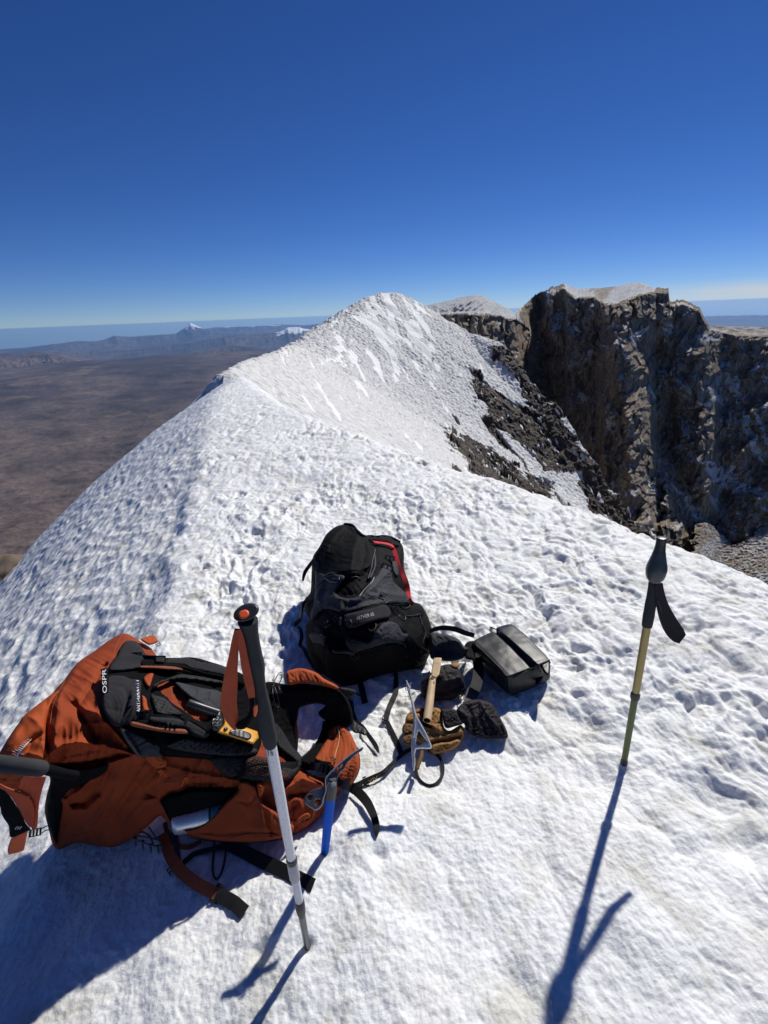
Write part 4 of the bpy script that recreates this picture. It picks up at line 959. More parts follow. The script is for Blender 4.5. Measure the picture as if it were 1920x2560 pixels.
# hip belt ----------------------------------------------
hb = puff('hip_belt', W8([(-60,110),(60,20),(300,60),(480,40),(700,70),(880,105),(960,130),(1030,215),(1080,300),(1110,400),(1120,510),(1080,585),(1030,600),(940,580),(860,545),(740,490),(680,410),(770,325),(690,298),(600,302),(510,325),(440,362),(420,490),(390,620),(405,800),(430,985),(385,1020),(240,900),(100,800),(0,600),(-60,400)]), HP, BLACKSOFT, pack, .030, .028, 8, .07, 14, [(W8([(100,180),(400,150),(700,140),(900,260),(1000,360)]), .016, 9), (W8([(700,90),(900,170),(1020,330)]), .010, 6)], .003, 34, 3.8, seed=11)
puff('hip_pocket', W2([(750,645),(800,618),(870,608),(930,620),(1000,648),(1060,695),(1140,735),(1175,768),(1150,778),(1070,755),(950,730),(860,728),(765,740)]), HP, ORANGE2, hb, .058, .026, 6, .03, 9, [(W2([(850,640),(870,730)]), -.006, 4), (W2([(1080,700),(1060,750)]), -.006, 3)], .004, 22, 3, seed=12)
hl = puff('hip_belt', W8([(745,525),(800,513),(855,545),(900,560),(1000,580),(1075,650),(1150,800),(1205,960),(1205,1110),(1155,1240),(1070,1340),(940,1330),(760,1180),(500,1060),(400,1025),(520,940),(620,840),(690,740),(735,620)]), HP, BLACKSOFT, pack, .020, .022, 7, .06, 12, (), .002, 30, 3.8, seed=13)
hp = puff('hip_pocket', W8([(890,556),(980,566),(1070,650),(1150,800),(1198,960),(1198,1100),(1150,1235),(1070,1335),(960,1270),(860,1120),(760,1060),(632,1005),(700,880),(780,740),(815,620)]), HP, ORANGE2, hl, .040, .030, 8, .04, 12, [(W8([(905,600),(940,700),(910,860),(880,980)]), -.010, 3.5), (W8([(880,620),(900,760),(860,960)]), .012, 4), (W8([(760,1010),(800,880),(860,730)]), -.007, 5), (W8([(1000,700),(1030,900),(1000,1000)]), .006, 8)], .004, 26, 3.2, seed=14)
SH = Surf([hb, hl, hp, S_body, cav, lum])
strap('zip', W8([(925,600),(945,680),(935,800),(905,900),(885,985)]), SH, RAFFIA, hp, 2.2, .003, .004, rounded=True)
strap('zip_pull', W8([(870,985),(900,1005),(880,1040)]), SH, PLASTIC, hp, 3, .003, .008, rounded=True)
strap('belt_edge', W8([(745,525),(735,620),(690,740),(620,840),(520,940),(405,1022)]), SH, CHAR, hl, 5, .006, .004, rounded=True)
strap('belt_webbing', W8([(160,1085),(400,1080),(560,1080),(720,1095),(800,1110)]), SH, WEB, pack, 19, .0025, .016)
buckle('ladder_buckle', *W8([(775,1120)])[0], rad(8), 24, 30, SH, pack, PLASTIC, .020)
buckle('side_buckle', *W8([(1105,205)])[0], rad(35), 34, 24, SH, pack, PLASTIC, .012)
puff('buckle_webbing', W8([(935,105),(1010,95),(1120,118),(1160,150),(1090,230),(1030,200)]), HP, WEB, pack, .050, .010, 4, .015, 6, (), .001, 20, 3)
for L in (W2([(690,650),(650,730),(645,820),(670,910),(695,905),(680,820),(655,750)]), W2([(690,650),(715,640),(720,680),(690,740),(700,780)]), W2([(640,700),(660,720),(640,760)]), W2([(1010,655),(1050,645),(1090,655),(1105,690)])):
    strap('elastic_cord', L, SH, PLASTIC, hb, 2.2, .002, .012, rounded=True)
strap('belt_tail', V8([(1090,260,9),(1105,330,9),(1120,420,9),(1170,520,8),(1250,600,9),(1310,690,10),(1360,760,11),(1410,840,11),(1440,915,4)]), SH, WEB, pack, 9, .002, .012, arch=.02)
puff('half_buckle', W8([(1120,500),(1170,540),(1240,590),(1290,640),(1275,700),(1200,670),(1130,660),(1090,590)]), FLAT(.05), PLASTIC, pack, .004, .008, 4, .02, 6, (), .002, 14, 3)
GS = Surf([S_body, S_pocket, hl, hp])
strap('belt_tail', V8([(925,1250,22),(1010,1300,23),(1100,1350,23),(1200,1425,23),(1290,1530,22),(1350,1640,20),(1390,1740,18),(1415,1850,16),(1412,1975,5)]), GS, WEB, pack, 22, .0025, .010, arch=.03)
# straps in the shade below
SG = Surf([S_body, S_pocket])
strap('compression_strap', V5([(290,290,22),(315,360,23),(345,440,25),(400,520,27),(470,590,27),(550,645,27),(620,680,27),(680,710,27)]), SG, WEBO, pack, 26, .0025, .012, arch=.01)
strap('strap_end', V5([(650,690,30),(720,730,31),(790,770,31),(862,832,31)]), SG, WEB, pack, 31, .004, .012)
buckle('ladder_buckle', *W5([(672,700)])[0], rad(28), 22, 34, SG, pack, PLASTIC, .016)
buckle('ladder_buckle', *W5([(355,545)])[0], rad(60), 20, 14, SG, pack, PLASTIC, .008)
strap('compression_strap', V5([(425,505,11),(460,470,12),(520,425,12),(600,405,12),(690,380,13),(740,372,20),(830,400,28),(920,445,30),(1000,485,31),(1100,530,31),(1200,580,31),(1335,648,31)]), SG, WEB, pack, 12, .0028, .010, arch=.012)
strap('cord_loop', W5([(652,330),(648,420),(640,520),(650,585),(672,600),(700,560),(722,480),(735,380)]), SG, PLASTIC, pack, 5.5, .003, .010, rounded=True)
strap('compression_strap', V5([(370,220,16),(375,300,16),(390,380,14),(405,480,12)]), SG, WEBG, pack, 14, .002, .010)
strap('compression_strap', V5([(310,210,10),(330,290,10),(380,360,10),(470,380,12),(560,345,10)]), SG, RUST, pack, 10, .002, .006)
# clip and cord at the left corner
buckle('cord_clip', *W7([(610,1530)])[0], rad(-12), 30, 15, FLAT(.055), pack, PLASTIC, .006, 4)
strap('cord_loop', W7([(700,1470),(780,1430),(850,1410),(900,1430),(860,1470),(780,1500),(720,1540)]), FLAT(.055), PLASTIC, pack, 2.6, .002, .006, rounded=True)

# ================================================================== BOTTLE in the side pocket
bt = thing('water_bottle', 'brushed steel water bottle with teal sleeve in the orange side pocket', 'bottle', HP.pt(np.array(500.), np.array(2030.)))
a_, b_ = W10([(235,985)])[0], W10([(815,865)])[0]
A3, B3 = HP.pt(*map(np.array, a_), -.002), HP.pt(*map(np.array, b_), -.002)
def along(f): return A3+(B3-A3)*f
r0 = .034
tube('bottle_body', [along(f) for f in (-.02,-.01,.02,.1,.3,.5,.665)], [r0*k for k in (.3,.75,.93,1,1,1,1)], BRUSHED, bt, 28)
tube('rubber_ring', [along(f) for f in (.655,.66,.69,.695)], [r0*k for k in (.98,1.03,1.03,.98)], RUBBER, bt, 28)
tube('teal_sleeve', [along(f) for f in (.69,.70,.85,1.0,1.03)], [r0*k for k in (.98,1.01,1.01,1.0,.6)], TEAL, bt, 28)

# ================================================================== RADIO tucked in the harness
rd = thing('handheld_radio', 'yellow and black handheld radio tucked into the backpack harness', 'radio', HP.pt(np.array(580.), np.array(1820.), .08))
rb = puff('radio_body', W2([(200,1120),(245,1070),(255,1040),(225,930),(250,945),(300,1020),(345,1078),(430,1080),(522,1112),(532,1165),(488,1215),(420,1190),(300,1150)]), HP, YELLOW, rd, .098, .008, 5, .03, 7, (), 0, 20, 2.6, 1)
rk = Surf([rb])
puff('talk_button', W2([(297,1112),(330,1095),(400,1105),(460,1125),(475,1150),(455,1175),(400,1165),(330,1145)]), HP, RUBBER, rb, .1035, .003, 3, .008, 4, [(W2([(345,1105),(350,1150)]), .0015, 1.2), (W2([(375,1108),(380,1155)]), .0015, 1.2), (W2([(405,1112),(410,1160)]), .0015, 1.2)], 0, 20, 1.6)
puff('round_button', W2([(252,1090),(270,1076),(288,1090),(270,1106)]), HP, RUBBER, rb, .1035, .003, 3, .008, 4, (), 0, 20, 1.6)
q0, q1 = W11([(950,735)])[0], W11([(1265,840)])[0]
p0, p1 = HP.pt(*map(np.array, q0), .085), HP.pt(*map(np.array, q1), .10)
tube('antenna', [p0+(p1-p0)*f for f in (-.01,0,.03,.5,1)], [.004,.011,.0125,.0125,.0125], PLASTIC, rd, 18)
q0, q1 = W11([(1215,1000)])[0], W11([(1300,860)])[0]
p0, p1 = HP.pt(*map(np.array, q0), .09), HP.pt(*map(np.array, q1), .10)
ax = np.cross(p1-p0, EYE-p0); 
puff('radio_top', W11([(1195,900),(1230,870),(1290,800),(1310,850),(1330,920),(1310,990),(1270,1030),(1210,1020),(1190,970)]), HP, PLASTIC, rd, .098, .012, 5, .03, 7, (), .002, 8, 2.4)
for dy in (905, 935, 965):
    strap('knob_rib', W11([(1225,dy),(1265,dy+5)]), Surf([o for o in rd.children if o.name.startswith('radio_top')]), STEEL, rd, 2.2, .003, .004, rounded=True)
# ================================================================== BLACK BACKPACK
HB = Field([(760,1695,.01),(880,1712,.0),(960,1690,.0),(1050,1655,.02),(800,1600,.20),(880,1600,.24),(960,1600,.24),(900,1535,.32),(780,1500,.20),(1030,1540,.18),(860,1430,.37),(790,1350,.34),(850,1312,.37),(930,1350,.37),(1000,1365,.33),(1015,1470,.24),(775,1420,.22),(1070,1600,.10),(760,1600,.10)])
bp = thing('hiking_backpack', 'large black hiking backpack lying open with a red strap, on the snow crest', 'backpack', ground(np.array(890.), np.array(1690.)))
L3 = lambda *p: W3(list(p))
out = W3([(330,430),(390,340),(450,230),(500,180),(560,140),(640,122),(710,128),(760,178),(850,240),(930,250),(1000,245),(1070,248),(1190,300),(1225,410),(1225,560),(1280,720),(1300,870),(1390,915),(1450,1010),(1485,1100),(1505,1200),(1500,1340),(1445,1470),(1390,1530),(1200,1580),(1000,1620),(820,1690),(700,1722),(600,1715),(440,1610),(310,1535),(265,1350),(250,1130),(290,1070),(240,960),(245,860),(300,790),(310,620),(318,500)])
bf = [(L3((350,575),(470,610),(600,610),(700,600),(900,545),(1020,520)), .016, 8), (L3((340,640),(460,660),(620,640)), -.012, 8), (L3((480,300),(560,420),(640,560)), -.010, 14), (L3((560,180),(500,330),(470,440)), .012, 12),
      (L3((560,790),(660,700),(800,640),(880,600)), -.045, 16), (L3((640,830),(780,800),(860,690)), -.03, 10), (L3((640,860),(760,860),(940,720),(1100,560)), .018, 8), (L3((940,800),(1050,760),(1200,780)), -.016, 7),
      (L3((640,1010),(840,960),(1020,900)), .014, 8), (L3((640,1150),(840,1120),(1100,1050)), -.022, 8), (L3((500,1230),(640,1250),(880,1270)), -.030, 14), (L3((880,1270),(960,1120),(1090,1080),(1200,1160),(1280,1300)), .022, 11), (L3((1200,1120),(1320,1250),(1390,1400)), .014, 7), (L3((1150,1180),(1250,1320),(1320,1450)), -.020, 10),
      (L3((820,1380),(1000,1330),(1250,1320)), .010, 6), (L3((520,1380),(640,1400),(800,1390)), .012, 8), (L3((320,1100),(420,1200),(450,1300)), .018, 9), (L3((290,1200),(350,1380),(440,1560)), -.014, 9), (L3((420,640),(380,760),(300,1000)), .012, 8), (L3((460,860),(400,1000),(350,1100)), -.012, 9), (L3((1250,760),(1330,960),(1420,1120),(1440,1300)), -.014, 8), (L3((1100,300),(1150,420),(1180,560)), -.012, 6), (L3((880,280),(1000,290),(1160,330)), -.06, 12), (L3((960,920),(1100,940),(1250,900)), .010, 6)]
B_body = puff('pack_body', out, HB, BLACK, bp, 0, .07, 22, .12, 60, bf+creases(out, 40, .008, 4, 20, 70, .2, .8, 6), .006, 40, 3.8, seed=21)
col_ = puff('drawstring_collar', W3([(335,440),(390,345),(450,235),(505,185),(565,142),(640,124),(710,130),(755,185),(850,245),(880,300),(900,350),(930,420),(900,540),(760,590),(590,606),(470,590),(350,560)]), HB, BLACK, B_body, .006, .02, 8, .03, 20, [(L3((640,130),(540,230),(470,340),(440,470)), .022, 6), (L3((700,180),(620,300),(560,470)), -.016, 9), (L3((760,240),(720,380),(700,560)), .014, 6), (L3((840,300),(840,420),(800,560)), -.014, 8), (L3((640,140),(760,220),(870,290)), -.010, 4), (L3((400,420),(560,520),(760,500)), -.012, 8)], .006, 40, 3.4, seed=22)
rimS = Surf([B_body, col_])
rs = spline(W3([(640,124),(710,135),(760,190),(830,245),(900,240),(960,250),(1020,240),(1090,255),(1190,305)]), 10)
tt = blur(rimS.t(rs[:-1, 0], rs[:-1, 1]), 6); RR_ = ray(rs[:-1, 0], rs[:-1, 1])
tube('gathered_rim', EYE+RR_*(tt-.004)[:, None], .0085+.0035*np.abs(np.sin(np.arange(len(tt))*1.35)), BLACK, B_body, 10)
puff('dark_opening', W3([(865,262),(930,252),(1050,256),(1175,305),(1180,345),(1150,345),(1080,325),(1000,312),(930,308),(890,300)]), HB, BLACK, B_body, -.03, .015, 5, .02, 8, (), .002, 20, 3)
puff('red_lining', W3([(915,285),(990,292),(1080,308),(1130,340),(1120,362),(1070,335),(990,318),(930,312)]), HB, RED, B_body, .010, .006, 3, .008, 4, (), .002, 12, 2.4)
fp = puff('front_pocket', W3([(345,575),(400,590),(470,620),(590,620),(640,640),(600,720),(550,800),(640,850),(780,830),(880,700),(950,620),(1020,530),(1110,560),(1120,680),(1200,760),(1270,830),(1290,900),(1200,900),(1100,910),(1020,915),(840,950),(660,1000),(560,980),(440,960),(330,1060),(300,1050),(320,900),(350,760)]), HB, GREYF, B_body, .020, .022, 7, .03, 12, [(L3((640,870),(760,870),(900,760),(1080,590)), .014, 6), (L3((940,790),(990,830)), -.012, 5), (L3((420,660),(380,800),(340,960)), .010, 6), (L3((480,830),(560,860),(640,860)), .010, 5), (L3((470,720),(420,860)), -.010, 6), (L3((900,830),(1050,800),(1200,830)), .012, 6), (L3((700,930),(860,880),(980,850)), -.012, 6)], .005, 24, 3.2, seed=23)
puff('bottom_panel', W3([(470,1250),(520,1370),(700,1390),(880,1370),(1080,1310),(1250,1330),(1340,1440),(1380,1520),(1200,1570),(1000,1610),(820,1680),(700,1712),(610,1700),(470,1600),(440,1450)]), HB, BLACK, B_body, .010, .02, 8, .03, 14, [(L3((520,1380),(640,1400),(780,1370)), .012, 7), (L3((1140,1300),(1180,1400),(1200,1500)), .006, 5)], .003, 40, 3.8, seed=24)
hood = puff('lower_pocket', W3([(650,1260),(720,1240),(870,1280),(940,1180),(1000,1100),(1090,1075),(1180,1110),(1230,1190),(1290,1190),(1260,1250),(1200,1290),(1060,1300),(920,1340),(830,1370),(700,1390)]), HB, GREYF, B_body, .022, .024, 7, .03, 10, (), .006, 20, 3.2, seed=25)
band = puff('front_band', W3([(640,1015),(760,985),(900,950),(1020,915),(1075,950),(1090,1035),(960,1065),(820,1110),(720,1145),(660,1120),(640,1060)]), HB, CHAR, B_body, .034, .010, 5, .02, 7, (), .001, 30, 3.2)
lettering('printed_name', 'AETHER 65', W3([(758,1068)])[0], W3([(930,1022)])[0], 8.6, Surf([band]), GREYPRINT, band, .003, .05)
SB = Surf([B_body, col_, fp, hood, band])
red = strap('haul_strap', V3([(915,290,12),(990,300,12),(1070,315,13),(1115,370,13),(1145,450,13),(1170,530,12),(1200,600,12),(1225,680,16),(1255,780,16),(1275,860,11),(1315,912,10)]), SB, RED, bp, 11, .0025, .012)
strap('front_strap', V3([(570,875,9),(600,880,9),(620,940,9),(605,1040,9),(605,1120,9),(650,1220,9),(700,1310,8),(740,1390,8)]), SB, WEB, bp, 9, .0025, .012)
strap('front_strap', V3([(930,420,5),(940,480,5),(930,560,5),(890,650,5)]), SB, WEBG, bp, 5, .002, .012, rounded=True)
strap('front_strap', V3([(940,370,4),(915,480,4),(900,560,4),(870,660,4)]), SB, WEBG, bp, 4, .002, .014, rounded=True)
strap('zip_pull', W3([(930,645),(905,695),(840,760),(785,830)]), SB, GREYPRINT, bp, 2.0, .002, .010, rounded=True)
for L in ([(445,620),(520,600),(580,640),(570,690),(500,690),(440,660),(380,710),(345,750)], [(460,640),(540,620),(590,650),(520,660)], [(1040,900),(1100,880),(1180,890),(1260,890),(1280,930),(1230,950),(1190,900)], [(1120,960),(1180,1030),(1215,1060),(1240,1055),(1220,1000),(1150,950)],
          [(640,1070),(690,1060),(710,1110),(680,1145),(640,1120)], [(1380,1010),(1400,1100),(1440,1180),(1420,1260),(1400,1330),(1390,1400)], [(1390,1330),(1470,1380),(1410,1420)], [(1410,1200),(1480,1240)], [(1160,1300),(1230,1310),(1250,1440)], [(1250,1025),(1330,1020),(1400,1000)], [(700,650),(760,640),(800,670)], [(430,1100),(470,1080),(450,1140),(500,1110)]):
    strap('elastic_cord', W3(L), SB, PLASTIC, bp, 2.4, .002, .010, rounded=True)
for x, y, a, l, w in ((1085,460,8,24,12),(1060,545,25,30,11),(560,1050,-40,18,13),(1105,930,50,18,15),(740,1420,-35,20,16),(1015,815,30,15,9),(960,335,20,10,9),(1395,1000,40,10,9),(450,1090,-30,12,10),(1400,1440,-30,14,11)):
    buckle('strap_buckle', *W3([(x, y)])[0], rad(a), l, w, SB, bp, PLASTIC, .014)
strap('grab_loop', W3([(870,1140),(890,1170),(920,1165),(945,1140),(945,1095)]), SB, WEBG, bp, 2.5, .002, .010, rounded=True)
puff('fabric_fold', W3([(520,1355),(590,1370),(680,1360),(740,1390),(720,1420),(650,1400),(560,1400),(520,1385)]), HB, GREYF, bp, .030, .012, 4, .02, 6, (), .002, 16, 2.8)
puff('side_pocket', W3([(280,1210),(330,1190),(410,1200),(455,1240),(440,1330),(400,1300),(330,1290)]), HB, GREYF, bp, .020, .02, 6, .03, 8, (), .006, 16, 3)
puff('side_pocket', W3([(325,450),(370,470),(400,510),(380,560),(320,560),(315,500)]), HB, CHAR, bp, .020, .012, 5, .02, 7, (), .002, 16, 3)
puff('side_pocket', W3([(1100,490),(1130,480),(1165,520),(1175,610),(1150,640),(1115,590)]), HB, GREYF, bp, .022, .012, 5, .02, 7, (), .002, 16, 3)
SB2 = Surf([B_body])
strap('side_strap', V3([(330,480,9),(290,530,9),(245,600,9),(225,680,5)]), HB, WEB, bp, 9, .002, .01)
strap('side_strap', V3([(320,860,6),(250,880,7),(215,960,8),(195,1060,9),(160,1110,10),(200,1160,9),(215,1230,9),(200,1310,9),(240,1360,9),(275,1440,8),(330,1530,7)]), HB, WEB, bp, 8, .0025, .01)
buckle('strap_buckle', *W3([(150,1105)])[0], rad(20), 13, 10, HB, bp, PLASTIC, .012)
GB = Surf([B_body, S_body, hb, hl])
strap('lower_strap', V3([(770,1640,13),(795,1700,14),(815,1780,15),(840,1885,15)]), GB, WEB, bp, 14, .0025, .008)
strap('lower_strap', V4([(165,520,10),(172,620,12),(172,720,13),(140,800,13),(110,870,13),(85,975,12)]), GB, WEB, bp, 12, .0025, .010)
buckle('strap_buckle', *W4([(75,965)])[0], rad(100), 18, 12, GB, bp, PLASTIC, .010)
strap('lower_strap', V4([(95,985,12),(130,1060,13),(165,1130,13),(200,1210,13),(222,1275,13)]), GB, WEB, bp, 13, .003, .008)
HH = Field([(1080,1590,.14),(1160,1600,.16),(1165,1640,.09),(1090,1660,.06),(1120,1570,.15),(1180,1580,.15)])
wing = puff('hip_belt', W4([(470,215),(560,222),(640,235),(720,275),(760,330),(800,350),(770,410),(740,440),(640,462),(540,450),(470,430),(460,300)]), HH, GREYF, bp, 0, .03, 8, .07, 12, [(W4([(520,330),(640,280),(740,300)]), .010, 6), (W4([(540,360),(660,380),(760,400)]), -.010, 6)], .005, 20, 3.2, seed=26)
strap('belt_webbing', V4([(460,205,9),(520,180,11),(600,172,12),(690,185,13),(770,215,13),(850,238,11)]), Field([(1080,1580,.17),(1190,1590,.17),(1130,1560,.19),(1130,1700,.1)]), WEB, bp, 12, .003, .004)
buckle('strap_buckle', *W4([(560,330)])[0], rad(-35), 14, 12, Surf([wing]), bp, PLASTIC, .008)

# ================================================================== LEATHER BAG
def rounded_box(name, C8, mat, parent, n=14, r=.12, wr=.004, flap=None, seed=0):
    bm = bmesh.new(); V = []; Fc = []; key = {}
    C8 = np.array(C8)
    def corner(u):
        u, v, w = u; return sum(C8[i+2*j+4*k]*((u if i else 1-u)*(v if j else 1-v)*(w if k else 1-w)) for i in (0, 1) for j in (0, 1) for k in (0, 1))
    g = np.linspace(0, 1, n+1)
    for a in range(3):
        for s in (0, 1):
            for i in range(n):
                for j in range(n):
                    f = []
                    for di, dj in ((0,0),(1,0),(1,1),(0,1)):
                        q = [0, 0, 0]; q[a] = float(s); q[(a+1) % 3] = g[i+di]; q[(a+2) % 3] = g[j+dj]
                        k = tuple(round(x, 5) for x in q)
                        if k not in key: key[k] = len(V); V.append(q)
                        f.append(key[k])
                    Fc.append(f if s else f[::-1])
    Q = np.array(V); c = Q-.5; m = np.clip(c, -.5+r, .5-r); d = c-m; L = np.linalg.norm(d, axis=1)[:, None]+1e-9
    c2 = m+d/L*np.minimum(L, r)*1.0; c2 = np.where(L > 1e-6, c2, c)
    Q2 = c2+.5
    P = np.array([corner(q) for q in Q2]); ctr = P.mean(0)
    nrm = d/L
    N = np.zeros_like(P)
    ex = [C8[1]-C8[0], C8[2]-C8[0], C8[4]-C8[0]]
    for k in range(3): N += nrm[:, k:k+1]*ex[k]/np.linalg.norm(ex[k])
    bul = np.prod(np.cos((Q-.5)*np.where(np.abs(Q-.5) > .499, 0, 2.6)), axis=1)
    h = wr*(noise3(P[:, 0]*14+seed, P[:, 1]*14, P[:, 2]*14)+.5*noise3(P[:, 0]*34, P[:, 1]*34+seed, P[:, 2]*34))+.010*bul
    if flap is not None: h = h+flap(Q2)
    P = P+N*h[:, None]
    return mesh_obj(name, P, Fc, mat, parent)
lb = thing('camera_bag', 'black leather box-shaped shoulder bag resting on the snow', 'shoulder bag', ground(*map(np.array, W4([(1150,700)])[0])))
Nb = ground(*map(np.array, W4([(1160,765)])[0]), .0)
hN = .105
top = FLAT(hN+.005)
def tp(x, y, l=0): return top.pt(*map(np.array, W4([(x, y)])[0]), l)
N1, R1, F1, L1_ = tp(1140,596), tp(1492,462), tp(1165,152), tp(828,285)
F1 = L1_+(R1-N1)*1.0 if False else F1
dn = Nb-N1
low = lambda p, s=1.0: p+dn*s
C8 = [low(N1), low(R1, .95), low(L1_), low(F1), N1, R1, L1_, F1]
def flapf(Q):   # u to the right end, v to the far left end, w up
    onTop = Q[:, 2] > .93
    e = Q[:, 0]-.60
    return onTop*(.012*smooth(-.03, .05, e)-.016*np.exp(-(e/.035)**2))
lbody = rounded_box('bag_body', C8, LEATHER, lb, 44, .07, .0022, flapf, 3)
SLB = Surf([lbody])
strap('zip', W4([(985,165),(1060,195),(1150,260),(1250,350),(1340,430),(1385,475),(1412,492)]), SLB, PLASTIC, lb, 3.5, .003, .004, rounded=True)
strap('edge_piping', W4([(832,290),(900,360),(1000,470),(1080,540),(1140,600)]), SLB, LEATHER, lb, 4, .004, .002, rounded=True)
strap('edge_piping', W4([(1142,600),(1148,660),(1158,740)]), SLB, LEATHER, lb, 4, .004, .002, rounded=True)
strap('zip', W4([(1400,495),(1300,545),(1180,610)]), SLB, PLASTIC, lb, 2.4, .003, .003, rounded=True)
strap('zip_pull', W4([(1408,500),(1425,530),(1438,560)]), SLB, STEEL, lb, 3, .003, .008, rounded=True)
puff('zip_garage', W4([(1420,440),(1500,455),(1498,580),(1460,565),(1430,520)]), top, LEATHER, lb, .006, .012, 5, .03, 6, (), .002, 14, 3)
puff('side_tab', W4([(1385,590),(1440,575),(1445,600),(1405,665),(1378,655)]), FLAT(.05), WEB, lb, .0, .006, 4, .012, 6, (), 0, 14, 3)
puff('end_panel', W4([(780,300),(830,285),(850,330),(860,470),(830,450),(770,430),(760,350)]), FLAT(.09), BLACK, lb, 0, .02, 6, .05, 8, (), .004, 14, 3)
GL = Surf([lbody])
strap('shoulder_strap', V4([(872,430,22),(885,520,26),(880,600,27),(868,660,27),(850,705,27)]), FLAT(.05), WEB, lb, 26, .003, .004)
strap('shoulder_strap', V4([(858,690,28),(835,730,30),(815,790,30),(800,840,28)]), FLAT(.022), WEBG, lb, 28, .003, .004)

# ================================================================== GLOVES
HG = Field([(1010,1790,.07),(1060,1780,.085),(1100,1790,.085),(1010,1850,.06),(1080,1880,.015),(1150,1850,.03),(1170,1790,.075),(1230,1760,.07),(1265,1845,.008),(1180,1845,.02),(1110,1830,.06),(1240,1800,.05)])
gl = thing('winter_glove', 'tan leather winter glove with dark gauntlet cuff spread on the snow', 'glove', ground(np.array(1120.), np.array(1860.)))
puff('glove_cuff', W4([(700,870),(740,830),(800,800),(880,790),(980,815),(1020,850),(1080,960),(1130,1060),(1135,1125),(1060,1132),(940,1130),(860,1110),(800,1080),(770,1040),(760,1000),(700,980),(690,920)]), HG, GAUNT, gl, .006, .016, 7, .04, 12, [(W4([(900,800),(960,920),(1060,1040)]), .008, 4), (W4([(800,860),(830,960),(850,1080)]), -.012, 6), (W4([(880,850),(900,980),(960,1100)]), -.007, 6), (W4([(720,880),(790,940),(800,1010)]), .012, 5)], .006, 20, 3, seed=31)
hand = puff('glove_hand', W4([(260,940),(290,900),(360,870),(450,862),(550,870),(575,950),(590,1030),(640,1060),(730,1010),(760,1050),(765,1100),(720,1180),(640,1235),(540,1262),(470,1250),(440,1200),(380,1160),(300,1140),(260,1080),(250,1000)]), HG, TAN, gl, 0, .018, 7, .045, 12, [(W4([(470,1140),(600,1110),(740,1070)]), .012, 4), (W4([(480,1165),(600,1160),(720,1110)]), -.014, 5), (W4([(560,880),(590,1020),(640,1070)]), -.006, 4), (W4([(300,930),(420,900)]), -.010, 4), (W4([(280,1010),(380,980)]), -.010, 4), (W4([(420,1020),(480,1010),(560,1060)]), .008, 5)], .005, 18, 3, seed=32)
for L, sd in (([(225,1070),(235,1010),(270,990),(340,1010),(350,1060),(300,1090),(250,1095)], 1), ([(222,1140),(240,1100),(300,1085),(350,1100),(340,1150),(300,1185),(250,1185)], 2), ([(255,960),(280,920),(340,905),(400,920),(390,960),(320,985),(260,990)], 3)):
    puff('glove_finger', W4(L), HG, TAND if sd < 3 else TAN, gl, .010, .022, 7, .03, 9, (), .004, 12, 2.8, seed=33+sd)
puff('glove_thumb', W4([(470,1190),(540,1160),(640,1150),(700,1130),(735,1150),(700,1200),(640,1235),(560,1258),(490,1262)]), HG, TAN, gl, .018, .024, 7, .03, 9, (), .004, 14, 2.8, seed=38)
puff('knuckle_panel', W4([(560,880),(620,870),(690,880),(720,940),(750,1000),(690,1020),(620,1040),(590,1020),(575,950)]), HG, GAUNT, gl, .016, .016, 5, .03, 8, (), .003, 16, 2.8, seed=39)
dm = [W4([(640,945),(668,930),(695,945),(672,968)]), ]
puff('diamond_mark', W4([(618,960),(655,932),(698,944),(662,972)]), HG, GREYF, gl, .022, .003, 2, .006, 3, (), 0, 14, 1.6, 0, holes=[W4([(638,957),(657,943),(680,948),(662,962)])])
SGl = Surf([hand])
strap('palm_strap', V4([(418,870,9),(412,920,9),(420,1000,9),(455,1020,9),(480,1030,8)]), SGl, BLACK, gl, 9, .003, .005)
HG2 = Field([(1060,1720,.05),(1110,1690,.11),(1150,1680,.10),(1165,1720,.05),(1110,1748,.01),(1060,1745,.01),(1130,1660,.10)])
g2 = thing('winter_glove', 'black glove cuff with drawcord, lying between backpack and camera bag', 'glove', ground(np.array(1110.), np.array(1740.)))
cf = puff('glove_cuff', W4([(390,640),(440,590),(500,540),(560,500),(640,485),(710,520),(750,600),(778,680),(770,720),(700,770),(610,798),(520,795),(430,780),(385,720)]), HG2, GAUNT, g2, 0, .022, 8, .05, 13, [(W4([(420,660),(560,640),(720,600)]), .010, 4), (W4([(480,740),(620,720),(760,670)]), -.010, 6), (W4([(580,520),(640,640)]), -.006, 4)], .005, 20, 3, seed=41)
puff('glove_hand', W4([(640,490),(670,472),(715,478),(720,505),(690,525),(650,510)]), HG2, TAN, g2, .008, .014, 5, .03, 7, (), .002, 14, 2.8)
for L in ([(755,735),(800,745),(835,735),(830,700)], [(755,740),(725,780),(735,795),(755,785),(760,745)]):
    strap('drawcord', W4(L), FLAT(.02), PLASTIC, g2, 2.6, .002, .004, rounded=True)
buckle('cord_lock', *W4([(765,740)])[0], rad(10), 9, 7, FLAT(.02), g2, PLASTIC, .008)

